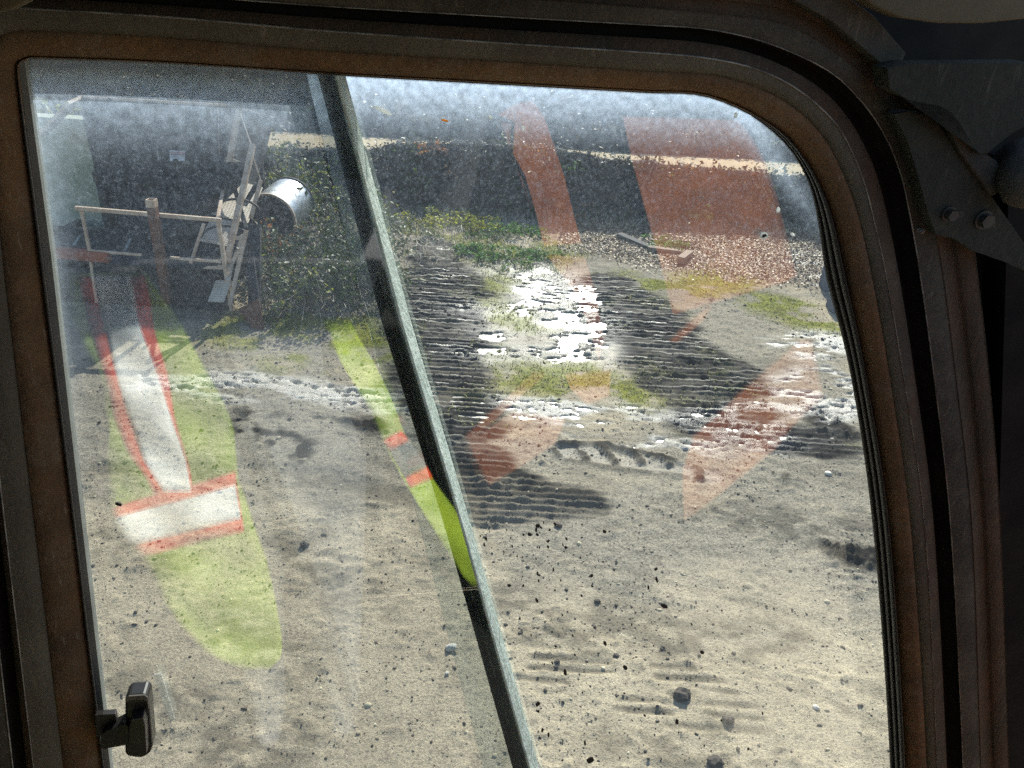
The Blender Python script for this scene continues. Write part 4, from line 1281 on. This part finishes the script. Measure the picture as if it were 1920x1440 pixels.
prism('sash_strip', [(33, 112), (46, 112), (96, 480), (146, 915), (207, 1440), (240, 1720), (232, 1720), (196, 1440), (133, 915), (80, 480)], 0.6275, 0.010, MAT['alu'], cab, 0.001)

# latch on the sliding pane
lt_root = prism('latch', [(234, 1312), (240, 1305), (272, 1303), (278, 1308), (286, 1400), (282, 1412), (270, 1420), (262, 1422), (240, 1419), (234, 1412)], 0.590, 0.018, MAT['latch'], cab, 0.003)
prism('latch_face', [(235, 1312), (241, 1306), (271, 1304), (277, 1309), (279, 1330), (274, 1315), (268, 1312), (240, 1314), (236, 1318)], 0.5885, 0.002, MAT['latchtop'], lt_root, 0.0006)  # paler strip along the top of the latch
prism('latch_grip', [(244, 1350), (268, 1346), (272, 1362), (275, 1414), (262, 1419), (242, 1416), (240, 1372)], 0.578, 0.013, MAT['latch'], lt_root, 0.003)
prism('latch_arm', [(190, 1378), (200, 1370), (215, 1366), (234, 1357), (244, 1366), (240, 1396), (222, 1400), (192, 1405), (188, 1400)], 0.584, 0.014, MAT['latch'], lt_root, 0.003)
prism('latch_bracket', [(178, 1342), (192, 1340), (216, 1339), (220, 1362), (212, 1366), (207, 1359), (203, 1356), (193, 1357), (188, 1362), (187, 1372), (196, 1375), (187, 1382), (180, 1384)], 0.592, 0.006, MAT['latch'], lt_root, 0.001)

# bracket plate, bolts and panels at the top right
prism('bracket_plate', [(1676, 214), (1700, 209), (1735, 214), (1760, 232), (1795, 285), (1850, 355), (1920, 455), (1990, 560), (1990, 560), (1920, 508), (1880, 490), (1822, 470), (1790, 448), (1755, 440), (1740, 400), (1722, 320), (1700, 262)], 0.566, 0.012, MAT['bracket'], cab, 0.0015)
for bx_, by_, br in ((1777, 400, 11), (1842, 411, 14)):
    c = Vector(W(bx_, by_, 0.566))
    r_ = br / FPX * 0.62
    bm = bmesh.new()
    bm_tube(bm, [c + Vector(WALL_N) * 0.004, c + Vector(WALL_N) * -0.002], r_ * 1.35, 16)
    bm_tube(bm, [c + Vector(WALL_N) * -0.002, c + Vector(WALL_N) * -0.008], r_, 6)
    link('bolt', from_bm(bm, 'bolt'), MAT['bolt'], cab)
c = Vector(W(1727, 433, 0.584))
bm = bmesh.new()
bm_tube(bm, [c + Vector(WALL_N) * 0.003, c + Vector(WALL_N) * -0.002, c + Vector(WALL_N) * -0.0035], [.0022, .0022, .001], 10)
link('rivet', from_bm(bm, 'rivet'), MAT['edge'], cab)
prism('corner_panel', [(1663, 128), (1700, 119), (1930, 117), (1930, 232), (1895, 252), (1852, 288), (1838, 290), (1808, 240), (1785, 208), (1760, 196), (1700, 184), (1668, 166)], 0.552, 0.020, MAT['bracket'], cab, 0.002)
prism('side_panel', [(1770, 215), (1800, 240), (1838, 295), (1870, 300), (1886, 330), (1886, 350), (1860, 370), (1840, 340), (1800, 285)], 0.560, 0.02, MAT['darkgrey'], cab, 0.002)
c = Vector(W(1935, 345, 0.54))
bm = bmesh.new()
bm_tube(bm, [c + Vector((0.0, 0.03, 0.012)), c + Vector((0, 0.0, 0.0)), c + Vector((0, -.01, -.004))], [.020, .022, .016], 20)
link('knob', from_bm(bm, 'knob'), MAT['darkgrey'], cab, smooth=True)
prism('header_lining', [(1575, -40), (1960, -40), (1960, 32), (1840, 44), (1760, 44), (1690, 34), (1640, 12)], 0.550, 0.02, MAT['liner'], cab, 0.003)
prism('header_lining', [(-30, -30), (30, -30), (50, 2), (20, 18), (-30, 30)], 0.550, 0.015, MAT['liner'], cab, 0.003)
prism('header_fold', [(1400, -60), (1560, -30), (1640, 30), (1700, 100), (1690, 122), (1650, 118), (1560, 40), (1480, -5)], 0.572, 0.018, MAT['darkgrey'], cab, 0.004)

# dirt stuck on the panes
def blob(name, x, y, w_, h_, Y_, mat, ang=0.0):
    n_ = 9
    ph_ = random.random() * 6
    pts = []
    for k in range(n_):
        a = 2 * math.pi * k / n_
        j = 1 + 0.25 * math.sin(2 * a + ph_) + random.uniform(-.12, .12)
        u_, v_ = math.cos(a) * w_ / 2 * j, math.sin(a) * h_ / 2 * j
        pts.append((x + u_ * math.cos(ang) - v_ * math.sin(ang), y + u_ * math.sin(ang) + v_ * math.cos(ang)))
    return prism(name, pts, Y_, 0.0012, mat, cab)


YR = 0.6625
blob('dropping', 717, 207, 34, 10, YR, MAT['whitespot'], 0.42)
blob('dropping', 920, 220, 8, 7, YR, MAT['whitespot'])
blob('dropping', 981, 241, 6, 8, YR, MAT['whitespot'])
blob('dropping', 1380, 216, 8, 10, YR, MAT['whitespot'])
blob('dropping', 1487, 440, 7, 7, YR, MAT['whitespot'])
blob('dropping', 1460, 394, 7, 9, YR, MAT['whitespot'])
blob('leaf_bit', 834, 226, 12, 5, YR, MAT['orangespot'], 0.2)
bm = bmesh.new()
c = Vector(W(1433, 442, YR))
bm_tube(bm, [c + Vector(WALL_T) * math.cos(t) * .0030 + Vector((0, 0, math.sin(t) * .0026)) for t in np.linspace(0, 6.28, 15)], .0008, 5)
link('dried_ring', from_bm(bm, 'dried_ring'), MAT['whitespot'], cab)
blob('mud_spot', 1433, 442, 9, 7, YR, MAT['mudspot'])
blob('mud_spot', 222, 946, 11, 6, 0.6315, MAT['mudspot'], 0.2)
MAT['smear'] = M('faint_smear', (0.75, 0.8, 0.78), (0.6, 0.65, 0.62), 120, 0.8)
for nd_ in MAT['smear'].node_tree.nodes:
    if nd_.type == 'BSDF_PRINCIPLED': nd_.inputs['Alpha'].default_value = 0.35
prism('smear', [(288, 1266), (302, 1264), (310, 1290), (322, 1330), (328, 1350), (318, 1352), (308, 1325), (298, 1290)], 0.6315, 0.0008, MAT['smear'], cab)
# spatter of mud specks on the lower right pane: joined, too many and too small to pick apart
bm = bmesh.new()
sp = [(random.gauss(1010, 45), random.uniform(975, 1060)) for _ in range(34)] + [(random.gauss(1000, 75), random.uniform(980, 1430)) for _ in range(70)] + [(random.gauss(1230, 120), random.uniform(1060, 1430)) for _ in range(50)]
for x, y in sp:
    edge_x = 911 + (y - 1100) * 0.294 + 14
    if x < edge_x: continue
    s_ = min(13, 3.2 * math.exp(random.gauss(0, .55)))
    h_ = s_ * random.uniform(.8, 1.5)
    pts = []
    ph_ = random.random() * 6
    for k in range(8):
        a = 2 * math.pi * k / 8
        j = 1 + .3 * math.sin(2 * a + ph_) + random.uniform(-.15, .15)
        pts.append(W(x + math.cos(a) * s_ / 2 * j, y + math.sin(a) * h_ / 2 * j, YR))
    f_ = [bm.verts.new(p_) for p_ in pts]
    b_ = [bm.verts.new(v_.co + Vector(WALL_N * .0012)) for v_ in f_]
    bm.faces.new(f_)
    for k in range(8):
        bm.faces.new((f_[k], f_[(k + 1) % 8], b_[(k + 1) % 8], b_[k]))
tag(link('mud_spatter', from_bm(bm, 'mud_spatter'), MAT['mudspot'], cab), kind='stuff')

# rest of the cab behind the camera: floor, rear wall, unseen roof sized to shade the vest, gap added to sun the red plates
RZ = Matrix.Rotation(YAW, 3, 'Z')
for nm, cc, ss in (('cab_floor', (-.1, .02, 2.22), (1.7, 1.3, .05)), ('rear_wall', (.25, -.66, 3.1), (2.4, .04, 1.72)), ('unseen_shade_roof', (-.40, .0, 4.07), (1.1, 1.3, .05)),
                   ('side_wall', (-.95, .0, 3.1), (.04, 1.2, 1.7)), ('door_panel', (-.1, .66, 2.36), (1.5, .05, .30))):
    bm = bmesh.new()
    bm_box(bm, RZ @ (Vector(cc) + Vector((UC, 0, 0))), ss, RZ)
    link(nm, from_bm(bm, nm), MAT['cabdark'], cab)

# plates cut to the shape of sun patches on red; the pane mirrors them
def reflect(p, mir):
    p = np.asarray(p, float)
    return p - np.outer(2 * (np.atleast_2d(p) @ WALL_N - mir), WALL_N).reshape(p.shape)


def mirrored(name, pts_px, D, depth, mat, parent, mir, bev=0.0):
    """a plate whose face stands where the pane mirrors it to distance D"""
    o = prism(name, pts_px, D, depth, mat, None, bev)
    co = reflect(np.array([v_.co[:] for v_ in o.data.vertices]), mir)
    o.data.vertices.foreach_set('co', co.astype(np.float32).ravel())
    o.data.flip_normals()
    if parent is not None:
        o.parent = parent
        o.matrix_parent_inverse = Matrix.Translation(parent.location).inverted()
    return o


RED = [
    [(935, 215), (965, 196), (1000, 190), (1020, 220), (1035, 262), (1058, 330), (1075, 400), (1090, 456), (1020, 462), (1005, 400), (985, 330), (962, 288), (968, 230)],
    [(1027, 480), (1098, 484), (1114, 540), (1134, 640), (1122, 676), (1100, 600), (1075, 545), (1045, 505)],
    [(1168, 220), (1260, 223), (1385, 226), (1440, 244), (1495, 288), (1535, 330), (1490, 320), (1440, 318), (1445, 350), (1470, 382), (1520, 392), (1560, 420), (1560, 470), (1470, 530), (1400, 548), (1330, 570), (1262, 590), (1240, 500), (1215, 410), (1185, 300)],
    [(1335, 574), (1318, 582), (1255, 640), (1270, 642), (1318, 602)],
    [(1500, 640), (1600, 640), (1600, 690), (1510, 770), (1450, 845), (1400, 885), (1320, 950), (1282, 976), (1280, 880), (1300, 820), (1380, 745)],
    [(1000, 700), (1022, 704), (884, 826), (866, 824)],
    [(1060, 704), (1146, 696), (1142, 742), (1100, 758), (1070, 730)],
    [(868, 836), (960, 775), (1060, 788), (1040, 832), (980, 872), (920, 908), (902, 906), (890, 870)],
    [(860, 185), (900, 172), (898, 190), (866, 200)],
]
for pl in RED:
    mirrored('red_sun_patch', pl, 2 * 0.666 + 0.60, 0.015, MAT['red'], cab, 0.666)

# ------------------------------------------------------------------ person in the hi-vis vest (seen mirrored in the pane)
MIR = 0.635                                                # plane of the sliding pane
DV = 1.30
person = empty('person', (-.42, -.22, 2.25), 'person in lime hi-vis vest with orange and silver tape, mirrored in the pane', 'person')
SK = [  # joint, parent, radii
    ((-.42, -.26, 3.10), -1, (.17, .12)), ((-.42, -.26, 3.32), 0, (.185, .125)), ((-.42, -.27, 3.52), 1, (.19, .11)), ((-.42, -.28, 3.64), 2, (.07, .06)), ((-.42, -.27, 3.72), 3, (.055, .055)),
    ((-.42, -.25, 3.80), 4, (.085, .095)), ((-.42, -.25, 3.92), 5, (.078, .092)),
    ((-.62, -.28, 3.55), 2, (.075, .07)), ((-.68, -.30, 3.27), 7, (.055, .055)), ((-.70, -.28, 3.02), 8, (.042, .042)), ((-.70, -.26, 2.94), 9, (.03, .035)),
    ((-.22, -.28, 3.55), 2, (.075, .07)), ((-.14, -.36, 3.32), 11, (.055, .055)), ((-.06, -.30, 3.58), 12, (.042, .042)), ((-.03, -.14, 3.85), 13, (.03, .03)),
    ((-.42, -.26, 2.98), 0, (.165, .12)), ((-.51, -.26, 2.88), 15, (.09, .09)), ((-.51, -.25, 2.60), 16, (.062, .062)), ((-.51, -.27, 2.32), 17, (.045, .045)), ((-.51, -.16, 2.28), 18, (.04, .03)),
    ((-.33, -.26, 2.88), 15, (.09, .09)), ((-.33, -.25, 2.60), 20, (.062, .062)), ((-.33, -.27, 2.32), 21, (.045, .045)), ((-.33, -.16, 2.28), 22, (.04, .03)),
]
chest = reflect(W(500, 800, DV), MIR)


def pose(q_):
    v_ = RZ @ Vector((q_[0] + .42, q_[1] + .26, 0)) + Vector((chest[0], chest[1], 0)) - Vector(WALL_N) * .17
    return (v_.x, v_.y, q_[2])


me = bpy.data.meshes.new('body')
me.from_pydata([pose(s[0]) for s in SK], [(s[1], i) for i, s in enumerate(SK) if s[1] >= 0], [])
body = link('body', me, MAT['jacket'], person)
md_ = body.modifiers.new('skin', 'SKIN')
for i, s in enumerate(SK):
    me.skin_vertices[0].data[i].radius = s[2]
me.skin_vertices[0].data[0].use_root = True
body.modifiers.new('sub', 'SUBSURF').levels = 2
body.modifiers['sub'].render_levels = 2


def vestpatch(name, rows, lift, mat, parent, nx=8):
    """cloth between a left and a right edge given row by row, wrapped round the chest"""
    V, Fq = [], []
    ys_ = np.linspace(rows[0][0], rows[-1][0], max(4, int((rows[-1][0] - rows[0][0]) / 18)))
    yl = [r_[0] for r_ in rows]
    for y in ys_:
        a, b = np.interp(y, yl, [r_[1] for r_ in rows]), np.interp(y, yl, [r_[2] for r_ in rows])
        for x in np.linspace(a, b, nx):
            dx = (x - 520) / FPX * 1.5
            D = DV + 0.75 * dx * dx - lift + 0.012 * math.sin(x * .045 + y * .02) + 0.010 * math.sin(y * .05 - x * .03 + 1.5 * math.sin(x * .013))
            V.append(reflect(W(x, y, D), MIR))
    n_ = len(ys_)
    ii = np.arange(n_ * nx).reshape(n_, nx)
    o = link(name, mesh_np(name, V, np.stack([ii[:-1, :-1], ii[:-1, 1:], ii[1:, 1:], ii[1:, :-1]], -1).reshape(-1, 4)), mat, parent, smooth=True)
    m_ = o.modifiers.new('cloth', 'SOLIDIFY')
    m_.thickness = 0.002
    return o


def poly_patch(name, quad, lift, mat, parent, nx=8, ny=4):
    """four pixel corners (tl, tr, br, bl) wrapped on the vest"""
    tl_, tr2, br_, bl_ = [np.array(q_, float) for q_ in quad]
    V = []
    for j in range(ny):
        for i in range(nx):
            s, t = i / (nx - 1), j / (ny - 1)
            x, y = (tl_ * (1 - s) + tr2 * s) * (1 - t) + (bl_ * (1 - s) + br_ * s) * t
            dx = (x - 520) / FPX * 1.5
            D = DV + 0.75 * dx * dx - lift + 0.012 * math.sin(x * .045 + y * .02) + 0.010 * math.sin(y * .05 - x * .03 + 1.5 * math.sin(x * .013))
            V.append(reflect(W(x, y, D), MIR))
    ii = np.arange(nx * ny).reshape(ny, nx)
    o = link(name, mesh_np(name, V, np.stack([ii[:-1, :-1], ii[:-1, 1:], ii[1:, 1:], ii[1:, :-1]], -1).reshape(-1, 4)), mat, parent, smooth=True)
    m_ = o.modifiers.new('cloth', 'SOLIDIFY')
    m_.thickness = 0.001
    return o


vest = vestpatch('vest', [(512, 110, 271), (520, 112, 275), (605, 136, 335), (690, 180, 385), (740, 192, 412), (800, 207, 437), (860, 200, 444), (900, 196, 447), (940, 202, 462), (1000, 222, 480), (1050, 262, 500), (1100, 290, 512), (1180, 345, 526), (1230, 398, 530), (1252, 450, 505)], 0.0, MAT['lime'], person, 12)
vestpatch('vest_trim', [(518, 147, 268), (540, 152, 275), (620, 168, 290), (700, 195, 312), (780, 213, 327), (850, 240, 347), (890, 272, 357), (932, 292, 362)], 0.004, MAT['orange'], vest, 8)
vestpatch('vest_tape', [(516, 173, 243), (520, 175, 245), (600, 192, 258), (690, 215, 290), (780, 240, 320), (860, 268, 347), (922, 308, 358)], 0.008, MAT['tape'], vest, 8)
poly_patch('vest_trim', [(205, 952), (441, 886), (458, 996), (262, 1044)], 0.006, MAT['orange'], vest, 12, 6)
poly_patch('vest_tape', [(208, 972), (441, 910), (452, 972), (242, 1024)], 0.010, MAT['tape'], vest, 12, 5)
vr = vestpatch('vest_front_edge', [(600, 606, 655), (625, 615, 667), (680, 640, 702), (750, 682, 736), (830, 718, 765), (900, 757, 812), (980, 806, 872), (1040, 842, 896), (1080, 868, 902), (1098, 884, 896)], 0.0, MAT['lime'], person, 6)
poly_patch('vest_trim', [(718, 826), (753, 808), (768, 826), (732, 846)], 0.006, MAT['orange'], vr, 4, 4)
poly_patch('vest_tape', [(732, 846), (768, 826), (800, 874), (760, 896)], 0.006, MAT['jacket'], vr, 4, 4)
poly_patch('vest_trim', [(760, 896), (800, 875), (812, 896), (770, 914)], 0.006, MAT['orange'], vr, 4, 4)
bm = bmesh.new()
bmesh.ops.create_uvsphere(bm, u_segments=20, v_segments=12, radius=.1)
for v_ in bm.verts:
    v_.co = Vector(pose((v_.co.x * .88 - .42, v_.co.y * 1.02 - .26, v_.co.z * .62 + 3.96)))
link('hair', from_bm(bm, 'hair'), MAT['hair'], person, smooth=True)
